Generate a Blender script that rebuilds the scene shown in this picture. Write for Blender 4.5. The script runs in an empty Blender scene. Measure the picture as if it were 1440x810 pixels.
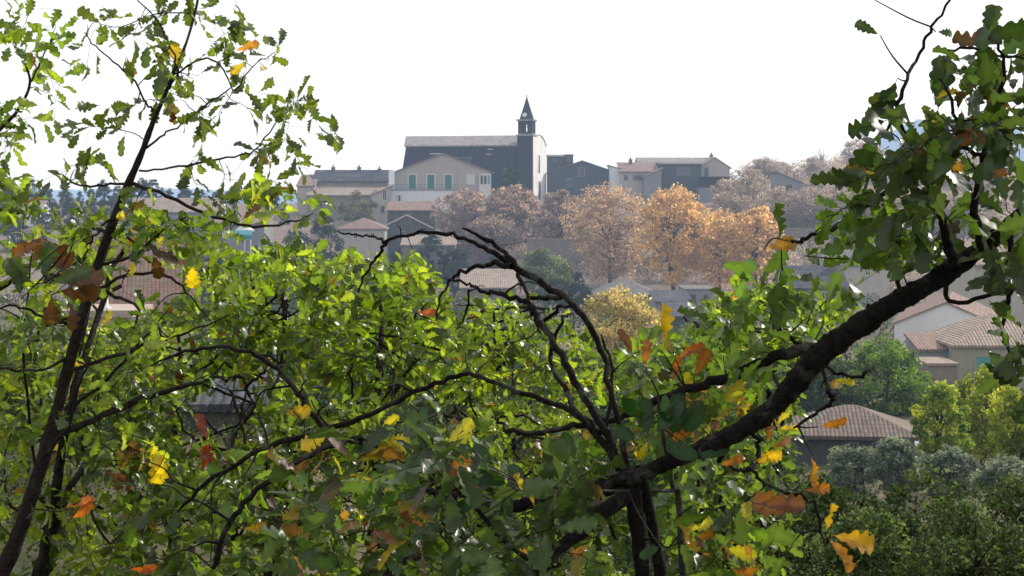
import bpy, math, random
import numpy as np
from mathutils import Vector, Matrix

random.seed(7)
RNG = np.random.default_rng(7)
R = math.radians
scene = bpy.context.scene
COL = scene.collection

# ------------------------------------------------------------------ camera
EYE = 1.6
F = 2240.0                    # focal length in picture pixels (1440 wide)
PITCH = R(3.45)
FW = np.array([0, math.cos(PITCH), -math.sin(PITCH)])
UP = np.array([0, math.sin(PITCH), math.cos(PITCH)])

def at(px, py, Y):
    """the point of the place seen at (px, py) that stands Y metres ahead"""
    d = FW + np.array([1.0, 0, 0]) * ((px - 720) / F) + UP * ((405 - py) / F)
    return np.array([0, 0, EYE]) + d * (Y / d[1])

cam = bpy.data.cameras.new("Camera")
cam.sensor_width = 36
cam.lens = 36 * F / 1440
cam.clip_start = 0.05
cam.clip_end = 20000
camo = bpy.data.objects.new("Camera", cam)
COL.objects.link(camo)
camo.location = (0, 0, EYE)
camo.rotation_euler = (R(90) - PITCH, 0, 0)
scene.camera = camo

# ------------------------------------------------------------------ light
SUN_AZ, SUN_EL = R(52), R(34)           # azimuth from straight ahead towards the right
SUN = np.array([math.sin(SUN_AZ) * math.cos(SUN_EL), math.cos(SUN_AZ) * math.cos(SUN_EL), math.sin(SUN_EL)])
sl = bpy.data.lights.new("Sun", 'SUN')
sl.energy = 4.6
sl.angle = R(0.6)
sl.color = (1.0, 0.93, 0.82)
so = bpy.data.objects.new("Sun", sl)
COL.objects.link(so)
so.rotation_euler = Vector(SUN).to_track_quat('Z', 'Y').to_euler()

world = bpy.data.worlds.new("World")
scene.world = world
world.use_nodes = True
wn = world.node_tree.nodes
wl = world.node_tree.links
bg = wn["Background"]
sky = wn.new("ShaderNodeTexSky")
sky.sky_type = 'NISHITA'
sky.sun_disc = False
sky.sun_elevation = SUN_EL
sky.sun_rotation = SUN_AZ
sky.air_density = 1.0
sky.dust_density = 2.0
sky.ozone_density = 1.0
hs = wn.new("ShaderNodeHueSaturation")
hs.inputs["Saturation"].default_value = 0.45
hs.inputs["Value"].default_value = 1.25
wl.new(sky.outputs[0], hs.inputs["Color"])
# a bright even veil of high cloud over the clear sky
veil = wn.new("ShaderNodeMix"); veil.data_type = 'RGBA'
veil.inputs[0].default_value = 0.8
wl.new(hs.outputs[0], veil.inputs[6])
veil.inputs[7].default_value = (8.0, 8.15, 8.45, 1)
wl.new(veil.outputs[2], bg.inputs["Color"])
bg.inputs["Strength"].default_value = 0.15

scene.view_settings.view_transform = 'Standard'
scene.view_settings.look = 'None'
scene.view_settings.exposure = 0
scene.cycles.use_denoising = True
scene.cycles.max_bounces = 6
scene.cycles.transmission_bounces = 6
scene.cycles.transparent_max_bounces = 6
scene.cycles.filter_width = 1.6

# ------------------------------------------------------------------ materials
HAZE = (0.53, 0.68, 0.92)  # glow colour of the haze painted into every distant material
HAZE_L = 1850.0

class N:
    """tiny node helper"""
    def __init__(s, name):
        s.m = bpy.data.materials.new(name)
        s.m.use_nodes = True
        s.t = s.m.node_tree
        s.t.nodes.clear()
        s.out = s.t.nodes.new("ShaderNodeOutputMaterial")
    def n(s, typ, **kw):
        x = s.t.nodes.new(typ)
        for k, v in kw.items():
            setattr(x, k, v)
        return x
    def l(s, a, b):
        s.t.links.new(a, b)
    def val(s, sock, v):
        if hasattr(v, "links"):
            s.l(v, sock)
        elif isinstance(v, tuple) and len(v) == 3 and sock.type == 'RGBA':
            sock.default_value = (*v, 1)
        else:
            sock.default_value = v
    def math(s, op, a, b=0.0, c=0.0, clamp=False):
        x = s.n("ShaderNodeMath", operation=op, use_clamp=clamp)
        s.val(x.inputs[0], a); s.val(x.inputs[1], b); s.val(x.inputs[2], c)
        return x.outputs[0]
    def mix(s, f, a, b, blend='MIX'):
        x = s.n("ShaderNodeMix", data_type='RGBA', blend_type=blend)
        s.val(x.inputs[0], f); s.val(x.inputs[6], a); s.val(x.inputs[7], b)
        return x.outputs[2]
    def coords(s):
        return s.n("ShaderNodeTexCoord").outputs["Object"]
    def noise(s, scale, detail=4.0, rough=0.6, vec=None, stretch=None):
        x = s.n("ShaderNodeTexNoise")
        x.inputs["Scale"].default_value = scale
        x.inputs["Detail"].default_value = detail
        x.inputs["Roughness"].default_value = rough
        v = vec if vec is not None else s.coords()
        if stretch:
            mp = s.n("ShaderNodeMapping")
            mp.inputs["Scale"].default_value = stretch
            s.l(v, mp.inputs[0]); v = mp.outputs[0]
        s.l(v, x.inputs["Vector"])
        return x.outputs["Fac"]
    def ramp(s, f, lo, hi):
        x = s.n("ShaderNodeMapRange", clamp=True)
        s.val(x.inputs[0], f)
        x.inputs[1].default_value = lo; x.inputs[2].default_value = hi
        return x.outputs[0]
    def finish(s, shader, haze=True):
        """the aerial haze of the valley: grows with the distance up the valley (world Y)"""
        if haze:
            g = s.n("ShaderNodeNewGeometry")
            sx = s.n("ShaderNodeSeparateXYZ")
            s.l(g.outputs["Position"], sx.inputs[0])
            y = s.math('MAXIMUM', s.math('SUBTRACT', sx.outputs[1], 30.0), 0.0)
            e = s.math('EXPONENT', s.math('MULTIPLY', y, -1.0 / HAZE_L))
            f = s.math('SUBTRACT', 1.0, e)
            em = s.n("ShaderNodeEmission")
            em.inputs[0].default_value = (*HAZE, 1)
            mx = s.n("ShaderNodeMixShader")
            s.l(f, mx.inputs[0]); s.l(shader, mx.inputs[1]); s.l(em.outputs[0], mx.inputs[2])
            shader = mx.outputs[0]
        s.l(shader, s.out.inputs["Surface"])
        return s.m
    def principled(s, color, rough=0.8, spec=0.3, bump=None, bump_d=0.02, bump_s=0.5):
        p = s.n("ShaderNodeBsdfPrincipled")
        s.val(p.inputs["Base Color"], color)
        s.val(p.inputs["Roughness"], rough)
        s.val(p.inputs["Specular IOR Level"], spec)
        if bump is not None:
            b = s.n("ShaderNodeBump")
            b.inputs["Distance"].default_value = bump_d
            b.inputs["Strength"].default_value = bump_s
            s.l(bump, b.inputs["Height"]); s.l(b.outputs[0], p.inputs["Normal"])
        return p.outputs[0]

def wall_mat(name, c, dirt=0.45, scale=0.35, stone=False):
    k = N(name)
    big = k.noise(scale, 6, 0.65)
    streak = k.noise(1.0, 5, 0.6, stretch=(1.2, 1.2, 0.12))
    f = k.math('MULTIPLY', k.ramp(streak, 0.42, 0.75), dirt)
    col = k.mix(k.ramp(big, 0.3, 0.7), tuple(x * (1 - dirt * .5) for x in c), c)
    col = k.mix(f, col, tuple(x * 0.45 for x in c))
    bump = k.noise(6, 6, 0.7)
    if stone:
        v = k.n("ShaderNodeTexVoronoi"); v.inputs["Scale"].default_value = 2.2
        k.l(k.coords(), v.inputs["Vector"])
        col = k.mix(k.math('MULTIPLY', v.outputs["Color"], 0.55), col, tuple(x * 0.5 for x in c))
        bump = v.outputs["Distance"]
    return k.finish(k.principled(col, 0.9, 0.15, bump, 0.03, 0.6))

def tile_mat(name, c1, c2, axis='X', pitch=0.24, row=0.42, relief=0.06, ribk=0.5):
    """canal tiles: rounded ribs running down the slope, each tile its own tint, lichen stains"""
    k = N(name)
    sx = k.n("ShaderNodeSeparateXYZ"); k.l(k.coords(), sx.inputs[0])
    u, v = (sx.outputs[0], sx.outputs[1]) if axis == 'X' else (sx.outputs[1], sx.outputs[0])
    un = k.math('DIVIDE', u, pitch); vn = k.math('DIVIDE', v, row)
    cu = k.math('FLOOR', un); cv = k.math('FLOOR', vn)
    cb = k.n("ShaderNodeCombineXYZ"); k.l(cu, cb.inputs[0]); k.l(cv, cb.inputs[1])
    wnz = k.n("ShaderNodeTexWhiteNoise", noise_dimensions='2D'); k.l(cb.outputs[0], wnz.inputs["Vector"])
    col = k.mix(wnz.outputs["Value"], c1, c2)
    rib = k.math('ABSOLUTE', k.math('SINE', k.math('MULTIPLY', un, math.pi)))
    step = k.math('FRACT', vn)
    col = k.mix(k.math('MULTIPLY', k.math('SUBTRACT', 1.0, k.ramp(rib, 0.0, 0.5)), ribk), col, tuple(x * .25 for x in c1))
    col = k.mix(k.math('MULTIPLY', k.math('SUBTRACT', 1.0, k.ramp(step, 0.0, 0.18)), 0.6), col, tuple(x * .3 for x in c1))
    lich = k.ramp(k.noise(0.7, 7, 0.7), 0.48, 0.68)
    col = k.mix(k.math('MULTIPLY', lich, 0.7), col, (0.13, 0.12, 0.10))
    h = k.math('ADD', rib, k.math('MULTIPLY', step, -0.4))
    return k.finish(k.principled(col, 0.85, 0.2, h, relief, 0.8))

def plain_mat(name, c, rough=0.6, spec=0.3, var=0.25, scale=3.0, metal=0.0):
    k = N(name)
    col = k.mix(k.ramp(k.noise(scale, 5, 0.6), 0.3, 0.7), tuple(x * (1 - var) for x in c), c)
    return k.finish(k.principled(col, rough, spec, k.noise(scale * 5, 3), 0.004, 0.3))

def glass_mat(name):
    k = N(name)
    col = k.mix(k.noise(1.2, 2), (0.012, 0.015, 0.02), (0.05, 0.055, 0.065))
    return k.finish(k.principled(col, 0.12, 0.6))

def bark_mat(name, c1, c2, scale=30.0, haze=False, lichen=0.0):
    k = N(name)
    n1 = k.noise(scale, 8, 0.7)
    if not haze:
        vr = k.n("ShaderNodeTexVoronoi", feature='DISTANCE_TO_EDGE'); vr.inputs["Scale"].default_value = scale * 1.3
        mpv = k.n("ShaderNodeMapping"); mpv.inputs["Scale"].default_value = (0.45, 1.0, 0.55); mpv.inputs["Rotation"].default_value = (0, 0.6, 0)
        k.l(k.coords(), mpv.inputs[0]); k.l(mpv.outputs[0], vr.inputs["Vector"])
        n1 = k.math('ADD', k.math('MULTIPLY', n1, 0.92), k.math('MULTIPLY', k.ramp(vr.outputs["Distance"], 0.0, 0.3), 0.10))
    n2 = k.noise(scale * 0.2, 4, 0.6)
    col = k.mix(k.ramp(n1, 0.35, 0.7), c1, c2)
    if lichen:
        col = k.mix(k.math('MULTIPLY', k.ramp(n2, 0.56, 0.66), lichen), col, (0.16, 0.17, 0.14))
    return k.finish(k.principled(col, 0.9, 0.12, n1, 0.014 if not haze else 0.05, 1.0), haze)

def leaf_mat(name, trans=0.5, rough=0.4, spec=0.4, tcol=(1.6, 1.9, 0.6), haze=True, under=0.0, vein=False, gain=1.0):
    """thin leaf: its own tint from the colour attribute, reflects and lets light through"""
    k = N(name)
    a = k.n("ShaderNodeAttribute", attribute_name="tint").outputs["Color"]
    nz = k.noise(60 if vein else 2.0, 3, 0.6)
    col = k.mix(k.math('MULTIPLY', k.ramp(nz, 0.35, 0.7), 0.35), a, (0.02, 0.025, 0.008), 'MIX')
    if vein:
        sp = k.math('MULTIPLY', k.ramp(k.noise(110, 3, 0.6), 0.60, 0.68), 0.65)
        col = k.mix(sp, col, (0.07, 0.045, 0.015))
    if gain != 1.0:
        col = k.mix(1.0, col, (gain, gain, gain), 'MULTIPLY')
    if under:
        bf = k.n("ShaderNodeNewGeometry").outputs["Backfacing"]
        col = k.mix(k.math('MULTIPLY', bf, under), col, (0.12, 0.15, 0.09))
    p = k.principled(col, rough, spec)
    tr = k.n("ShaderNodeBsdfTranslucent")
    k.l(k.mix(1.0, col, tcol, 'MULTIPLY'), tr.inputs[0])
    mx = k.n("ShaderNodeMixShader")
    mx.inputs[0].default_value = trans
    k.l(p, mx.inputs[1]); k.l(tr.outputs[0], mx.inputs[2])
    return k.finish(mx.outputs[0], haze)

M = {}
M['church_shade'] = wall_mat("church side stone", (0.045, 0.048, 0.064), 0.5, 0.3, True)  # bluish shade of the walls facing the camera, put into the colour
M['church_front'] = wall_mat("pale church facade stone", (0.78, 0.75, 0.70), 0.4, 0.3)  # lit counterpart: sun brightness of the facade put into the colour
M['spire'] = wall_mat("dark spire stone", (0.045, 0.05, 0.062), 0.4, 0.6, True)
M['church_roof'] = tile_mat("weathered church tiles", (0.34, 0.29, 0.28), (0.25, 0.22, 0.23), 'X', 0.35, 0.6)
M['beige'] = wall_mat("beige render", (0.40, 0.355, 0.325), 0.25)
M['cream'] = wall_mat("cream render", (0.42, 0.38, 0.32), 0.3)
M['white'] = wall_mat("white render", (0.66, 0.65, 0.64), 0.18)
M['white2'] = wall_mat("fresh white render", (0.78, 0.79, 0.79), 0.1)
M['greywall'] = wall_mat("grey render", (0.26, 0.26, 0.26), 0.4)
M['stone'] = wall_mat("fieldstone", (0.27, 0.235, 0.19), 0.4, 0.5, True)
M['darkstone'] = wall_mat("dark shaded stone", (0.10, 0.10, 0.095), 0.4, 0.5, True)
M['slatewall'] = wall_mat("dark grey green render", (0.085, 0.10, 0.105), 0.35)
M['olivewall'] = wall_mat("olive beige render", (0.34, 0.32, 0.24), 0.25)
M['yellowwall'] = wall_mat("pale yellow render", (0.40, 0.39, 0.28), 0.25)
for ax in 'XY':
    M['red' + ax] = tile_mat("red tiles " + ax, (0.29, 0.19, 0.155), (0.21, 0.145, 0.125), ax)
    M['tan' + ax] = tile_mat("tan tiles " + ax, (0.36, 0.28, 0.22), (0.26, 0.205, 0.17), ax)
    M['brown' + ax] = tile_mat("brown tiles " + ax, (0.17, 0.10, 0.08), (0.10, 0.065, 0.055), ax, 0.16, 0.3, 0.02, 0.25)
    M['slate' + ax] = tile_mat("dark slate roof " + ax, (0.055, 0.06, 0.08), (0.04, 0.045, 0.065), ax)
    M['grey' + ax] = tile_mat("grey tiles " + ax, (0.20, 0.18, 0.17), (0.14, 0.13, 0.13), ax)
M['umber'] = tile_mat("umber tiles", (0.20, 0.15, 0.12), (0.12, 0.095, 0.085), 'X', 0.2, 0.36, 0.04, 0.45)
M['glass'] = glass_mat("window glass")
M['trim'] = plain_mat("white painted trim", (0.62, 0.60, 0.56), 0.7)
M['green_paint'] = plain_mat("green shutter paint", (0.06, 0.19, 0.145), 0.6)
M['turquoise'] = plain_mat("turquoise shutter paint", (0.10, 0.33, 0.30), 0.5)
M['aqua'] = plain_mat("turquoise tarpaulin", (0.04, 0.23, 0.27), 0.5)
M['darkwood'] = plain_mat("dark wood", (0.03, 0.025, 0.022), 0.7)
M['pale_canvas'] = plain_mat("pale canvas", (0.6, 0.6, 0.56), 0.8)
M['white_plastic'] = plain_mat("white plastic", (0.8, 0.8, 0.8), 0.35, 0.5, 0.05)
M['iron'] = plain_mat("dark painted iron", (0.03, 0.033, 0.035), 0.5)
M['clay'] = plain_mat("clay chimney", (0.20, 0.14, 0.11), 0.85)
M['concrete'] = plain_mat("pinkish terrace concrete", (0.42, 0.34, 0.30), 0.9, 0.1, 0.2, 0.8)
M['oakbark'] = bark_mat("oak bark", (0.006, 0.005, 0.0045), (0.026, 0.021, 0.018), 80, False, 0.35)
M['youngbark'] = bark_mat("young oak bark", (0.012, 0.009, 0.0085), (0.042, 0.031, 0.028), 80, False, 0.15)
M['greybark'] = bark_mat("grey twig bark", (0.03, 0.027, 0.025), (0.10, 0.09, 0.08), 70, False, 0.5)
M['fartrunk'] = bark_mat("distant bark", (0.022, 0.017, 0.015), (0.06, 0.048, 0.04), 3, True)
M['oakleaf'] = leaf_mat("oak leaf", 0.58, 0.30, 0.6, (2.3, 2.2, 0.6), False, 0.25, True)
M['oakleaf_shade'] = leaf_mat("old oak leaf", 0.45, 0.36, 0.35, (1.6, 1.7, 0.55), False, 0.2, True)  # shade on the old oak put into its darker, less translucent leaves
M['roundleaf'] = leaf_mat("leathery round leaf", 0.35, 0.42, 0.3, (1.3, 1.6, 0.5), False, 0.3, True)
M['dryleaf'] = leaf_mat("dry autumn foliage", 0.62, 0.7, 0.1, (1.3, 1.22, 1.1), True)
M['farleaf'] = leaf_mat("tree foliage", 0.5, 0.6, 0.2, (1.5, 1.45, 0.8), True)

def ground_mat():
    k = N("dry grass and soil")
    c = k.coords()
    n1 = k.noise(0.05, 8, 0.7, c)
    n2 = k.noise(0.9, 8, 0.7, c)
    col = k.mix(k.ramp(n1, 0.38, 0.62), (0.055, 0.065, 0.03), (0.20, 0.15, 0.105))
    col = k.mix(k.math('MULTIPLY', k.ramp(n2, 0.4, 0.7), 0.6), col, (0.04, 0.045, 0.022))
    sy = k.n("ShaderNodeSeparateXYZ"); k.l(c, sy.inputs[0])
    slope = k.mix(k.ramp(n2, 0.35, 0.65), (0.13, 0.10, 0.08), (0.25, 0.19, 0.155))
    far = k.math('MULTIPLY', k.ramp(sy.outputs[1], 195.0, 250.0), k.math('SUBTRACT', 1.0, k.ramp(sy.outputs[1], 420.0, 460.0)))
    col = k.mix(far, col, slope)
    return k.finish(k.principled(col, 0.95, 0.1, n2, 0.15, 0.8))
M['ground'] = ground_mat()
def hill_mat(name, a, b):
    k = N(name)
    col = k.mix(k.ramp(k.noise(0.02, 8, 0.7), 0.35, 0.65), a, b)
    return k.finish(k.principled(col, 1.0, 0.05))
M['far_hill'] = hill_mat("distant wooded hill", (0.03, 0.05, 0.05), (0.06, 0.08, 0.07))

# ------------------------------------------------------------------ objects
def tagit(o, label=None, cat=None, group=None, kind=None):
    if label: o["label"] = label
    if cat: o["category"] = cat
    if group: o["group"] = group
    if kind: o["kind"] = kind
    return o

def empty(name, loc, label, cat, group=None, rz=0.0):
    o = bpy.data.objects.new(name, None)
    o.empty_display_size = 0.2
    COL.objects.link(o)
    o.location = tuple(loc)
    o.rotation_euler = (0, 0, rz)
    return tagit(o, label, cat, group)

class MB:
    """collects vertices and faces of ONE mesh"""
    def __init__(s):
        s.v = []; s.f = []
    def add(s, vs, fs):
        b = len(s.v)
        s.v.extend(tuple(float(c) for c in p) for p in vs)
        s.f.extend(tuple(b + i for i in f) for f in fs)
    def box(s, x0, x1, y0, y1, z0, z1):
        s.add([(x0, y0, z0), (x1, y0, z0), (x1, y1, z0), (x0, y1, z0), (x0, y0, z1), (x1, y0, z1), (x1, y1, z1), (x0, y1, z1)],
              [(0, 3, 2, 1), (4, 5, 6, 7), (0, 1, 5, 4), (1, 2, 6, 5), (2, 3, 7, 6), (3, 0, 4, 7)])
    def prism(s, poly, a0, a1, axis):
        """closed polygon (p,q): axis 'X': p=y q=z run along x; axis 'Y': p=x q=z run along y; axis 'Z': p=x q=y"""
        def pt(p, q, a):
            return (a, p, q) if axis == 'X' else (p, a, q) if axis == 'Y' else (p, q, a)
        n = len(poly)
        vs = [pt(p, q, a0) for p, q in poly] + [pt(p, q, a1) for p, q in poly]
        fs = [tuple(range(n))[::-1], tuple(range(n, 2 * n))]
        fs += [(i, (i + 1) % n, n + (i + 1) % n, n + i) for i in range(n)]
        s.add(vs, fs)
    def lathe(s, prof, cx, cy, n=16):
        vs = []; fs = []
        for r, z in prof:
            for i in range(n):
                a = 2 * math.pi * i / n
                vs.append((cx + r * math.cos(a), cy + r * math.sin(a), z))
        for j in range(len(prof) - 1):
            for i in range(n):
                fs.append((j * n + i, j * n + (i + 1) % n, (j + 1) * n + (i + 1) % n, (j + 1) * n + i))
        fs.append(tuple(range(n))[::-1]); fs.append(tuple(range((len(prof) - 1) * n, len(prof) * n)))
        s.add(vs, fs)
    def build(s, name, mat, parent=None, smooth=False, bevel=0.0):
        me = bpy.data.meshes.new(name)
        me.from_pydata(s.v, [], s.f)
        if smooth:
            me.polygons.foreach_set("use_smooth", [True] * len(me.polygons))
        import bmesh
        bm = bmesh.new(); bm.from_mesh(me)
        bmesh.ops.recalc_face_normals(bm, faces=bm.faces)
        bm.to_mesh(me); bm.free()
        me.materials.append(mat)
        o = bpy.data.objects.new(name, me)
        COL.objects.link(o)
        if parent is not None:
            o.parent = parent
        if bevel:
            b = o.modifiers.new("bevel", 'BEVEL'); b.width = bevel; b.segments = 2; b.limit_method = 'ANGLE'
        return o

def np_mesh(name, verts, quads, mats, parent=None, tint=None, mat_idx=None, smooth=True):
    me = bpy.data.meshes.new(name)
    nv, nf = len(verts), len(quads)
    me.vertices.add(nv)
    me.vertices.foreach_set("co", np.ascontiguousarray(verts, dtype=np.float32).ravel())
    me.loops.add(nf * 4)
    me.loops.foreach_set("vertex_index", np.ascontiguousarray(quads, dtype=np.int32).ravel())
    me.polygons.add(nf)
    me.polygons.foreach_set("loop_start", np.arange(0, nf * 4, 4, dtype=np.int32))
    if smooth:
        me.polygons.foreach_set("use_smooth", np.ones(nf, dtype=bool))
    for m in (mats if isinstance(mats, list) else [mats]):
        me.materials.append(m)
    if mat_idx is not None:
        me.polygons.foreach_set("material_index", np.ascontiguousarray(mat_idx, dtype=np.int32))
    if tint is not None:
        at_ = me.attributes.new("tint", 'FLOAT_COLOR', 'POINT')
        c = np.ones((nv, 4), dtype=np.float32); c[:, :3] = tint
        at_.data.foreach_set("color", c.ravel())
    me.update(calc_edges=True)
    me.validate()
    o = bpy.data.objects.new(name, me)
    COL.objects.link(o)
    if parent is not None:
        o.parent = parent
    return o

def catmull(pts, rad, n=4):
    pts = np.asarray(pts, float); rad = np.asarray(rad, float)
    if len(pts) < 3:
        t = np.linspace(0, 1, n + 1)[:, None]
        return pts[0] * (1 - t) + pts[-1] * t, rad[0] * (1 - t[:, 0]) + rad[-1] * t[:, 0]
    P = np.vstack([2 * pts[0] - pts[1], pts, 2 * pts[-1] - pts[-2]])
    out = []; ro = []
    for i in range(1, len(P) - 2):
        for k in range(n):
            t = k / n
            a, b, c, d = P[i - 1], P[i], P[i + 1], P[i + 2]
            out.append(0.5 * (2 * b + (c - a) * t + (2 * a - 5 * b + 4 * c - d) * t * t + (3 * b - a - 3 * c + d) * t ** 3))
            ro.append(rad[i - 1] * (1 - t) + rad[i] * t)
    out.append(pts[-1]); ro.append(rad[-1])
    return np.array(out), np.array(ro)

def tube(pts, rad, sides=6, rough=0.0, rng=RNG):
    """one tapering tube as (verts, quads); closed at the tip by shrinking"""
    pts = np.asarray(pts, float); rad = np.asarray(rad, float)
    n = len(pts)
    T = np.gradient(pts, axis=0)
    T /= np.linalg.norm(T, axis=1)[:, None] + 1e-9
    ref = np.array([0.3, 0.2, 1.0]) if abs(T[0, 2]) < 0.9 else np.array([1.0, 0.1, 0])
    u = np.cross(ref, T[0]); u /= np.linalg.norm(u)
    a = np.linspace(0, 2 * np.pi, sides, endpoint=False)
    V = np.zeros((n, sides, 3))
    for i in range(n):
        u = u - T[i] * np.dot(u, T[i]); u /= np.linalg.norm(u) + 1e-9
        w = np.cross(T[i], u)
        r = rad[i] * (1 + (rng.normal(0, rough, sides) if rough else 0))
        V[i] = pts[i] + (np.cos(a) * r)[:, None] * u + (np.sin(a) * r)[:, None] * w
    idx = np.arange(n * sides).reshape(n, sides)
    q = np.stack([idx[:-1], np.roll(idx[:-1], -1, 1), np.roll(idx[1:], -1, 1), idx[1:]], -1).reshape(-1, 4)
    return V.reshape(-1, 3), q

class Geo:
    """joins numpy pieces into one mesh with two material slots"""
    def __init__(s):
        s.v = []; s.q = []; s.t = []; s.m = []; s.n = 0
    def add(s, v, q, tint=(0.1, 0.1, 0.1), m=0):
        s.v.append(v); s.q.append(q + s.n); s.n += len(v)
        s.t.append(np.broadcast_to(np.asarray(tint, float), (len(v), 3)))
        s.m.append(np.full(len(q), m))
    def build(s, name, mats, parent, origin=(0, 0, 0)):
        return np_mesh(name, np.vstack(s.v) - np.asarray(origin), np.vstack(s.q), mats, parent, np.vstack(s.t), np.concatenate(s.m))

# ------------------------------------------------------------------ terrain
PY = [-20, 0, 3, 6, 12, 30, 60, 100, 150, 200, 232, 258, 280, 300, 330, 420, 600, 1500, 9000]
PZ = [0.6, -1.6, -2.0, -3.0, -4.8, -8.6, -12.2, -13.6, -14.4, -15.2, -15.4, -11.5, -6.5, -3.2, -2.0, -7, -12, -30, -40]
def gz(x, y):
    z = np.interp(y, PY, PZ) + EYE
    z = z + 12 * np.exp(-((x - 88) / 38) ** 2 - ((y - 400) / 80) ** 2)
    z = z + 5.6 * np.exp(-((x + 15) / 8.5) ** 2 - ((y - 60) / 20) ** 2) + 3.2 * np.exp(-((x + 6.5) / 5) ** 2 - ((y - 37) / 9) ** 2)
    z = z + 0.5 * np.sin(x * 0.11 + y * 0.05) * np.clip(np.asarray(y) / 60, 0, 1) * np.clip(1 - np.asarray(y) / 900, 0, 1)
    return z

def hit(px, py, lo=20, hi=520):
    """the distance at which the line of sight through (px, py) meets the ground"""
    for Y in np.arange(lo, hi, 1.0):
        p = at(px, py, Y)
        if gz(p[0], Y) >= p[2]: return Y
    return hi

def sheet(name, xs, ys, fz, mat):
    X, Y = np.meshgrid(xs, ys)
    V = np.stack([X, Y, fz(X, Y)], -1).reshape(-1, 3)
    idx = np.arange(len(xs) * len(ys)).reshape(len(ys), len(xs))
    q = np.stack([idx[:-1, :-1], idx[:-1, 1:], idx[1:, 1:], idx[1:, :-1]], -1).reshape(-1, 4)
    o = np_mesh(name, V, q, mat)
    o["kind"] = "structure"
    return o

ys = np.concatenate([np.linspace(-20, 40, 60), np.linspace(42, 440, 130), np.geomspace(450, 9000, 40)])
xs = np.concatenate([-np.geomspace(4000, 130, 20), np.linspace(-120, 160, 120), np.geomspace(170, 4000, 20)])
sheet("ground", xs, ys, gz, M['ground'])

def hill(name, pts, Y, depth, seed):
    """a far ridge whose crest passes the given (px, py)"""
    px = [p[0] for p in pts]; py = [p[1] for p in pts]
    X0 = [at(a, b, Y)[0] for a, b in pts]; Z0 = [at(a, b, Y)[2] for a, b in pts]
    rng = np.random.default_rng(seed)
    xs = np.linspace(min(X0), max(X0), 160)
    zc = np.interp(xs, X0, Z0) + np.convolve(rng.normal(0, Y * 0.0016, 160), np.ones(5) / 5, 'same')
    yy = np.linspace(Y - depth, Y + depth, 25)
    def fz(Xg, Yg):
        k = np.cos(np.clip((Yg - Y) / depth, -1, 1) * np.pi / 2) ** 0.8
        base = -45.0
        return base + (np.interp(Xg, xs, zc) - base) * k + rng.normal(0, Y * 0.0006, Xg.shape)
    return sheet(name, xs, yy, fz, M['far_hill'])

hill("hill", [(1060, 275), (1180, 240), (1240, 205), (1270, 185), (1300, 166), (1325, 178), (1360, 172), (1420, 190), (1500, 200), (1600, 250)], 3200, 900, 3)
hill("hill", [(-300, 250), (-100, 262), (60, 268), (200, 266), (330, 270), (480, 274)], 4200, 900, 5)

# ------------------------------------------------------------------ middle-distance trees
def crown_points(n, rng, prof, H0, H1, Rx, Ry, lump=0.25):
    """n clump centres filling a crown of the given profile (radius share over height)"""
    out = []
    ph = rng.uniform(0, 6.28, 4)
    while len(out) < n:
        t = rng.uniform(0, 1)
        a = rng.uniform(0, 2 * np.pi)
        r = prof(t)
        if rng.uniform() > max(r, 0.12): continue
        k = 1 + lump * (math.sin(2 * a + ph[0] + 3 * t) * 0.5 + math.sin(3 * a + ph[1] - 5 * t) * 0.5) + rng.normal(0, 0.06)
        rr = r * k * rng.uniform(0, 1) ** 0.38
        out.append((math.cos(a) * rr * Rx, math.sin(a) * rr * Ry, H0 + (H1 - H0) * t))
    return np.array(out)

def leaf_quads(c, rng, size, up=0.3, aspect=0.62):
    n = len(c)
    nrm = rng.normal(0, 1, (n, 3)); nrm[:, 2] += up
    nrm /= np.linalg.norm(nrm, axis=1)[:, None]
    d = np.cross(nrm, rng.normal(0, 1, (n, 3))); d /= np.linalg.norm(d, axis=1)[:, None] + 1e-9
    s = np.cross(nrm, d)
    L = (size * rng.uniform(0.55, 1.35, n))[:, None]
    w = L * aspect
    # kite-shaped leaf, folded a little
    v = np.stack([c - d * L * 0.5, c + s * w * 0.5 - d * L * 0.05 + nrm * L * 0.08, c + d * L * 0.5, c - s * w * 0.5 - d * L * 0.05 + nrm * L * 0.08], 1)
    q = np.arange(n * 4).reshape(n, 4)
    return v.reshape(-1, 3), q

P_ROUND = lambda t: math.sqrt(max(0, 1 - (2 * t - 1) ** 2))
P_EGG = lambda t: math.sin(math.pi * min(1, max(0, t)) ** 0.75) ** 0.7
P_PLANE = lambda t: max(0.0, math.sin(math.pi * min(1, max(0, t)) ** 1.25)) ** 0.55
P_CONE = lambda t: min(1, 0.35 + t * 4) * (1 - t) ** 0.7
P_COL = lambda t: min(1, t * 6 + .3) * (1 - t ** 3) ** 0.8
P_DOME = lambda t: math.sqrt(max(0, 1 - t * t)) * min(1, 0.6 + t * 3)

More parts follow.
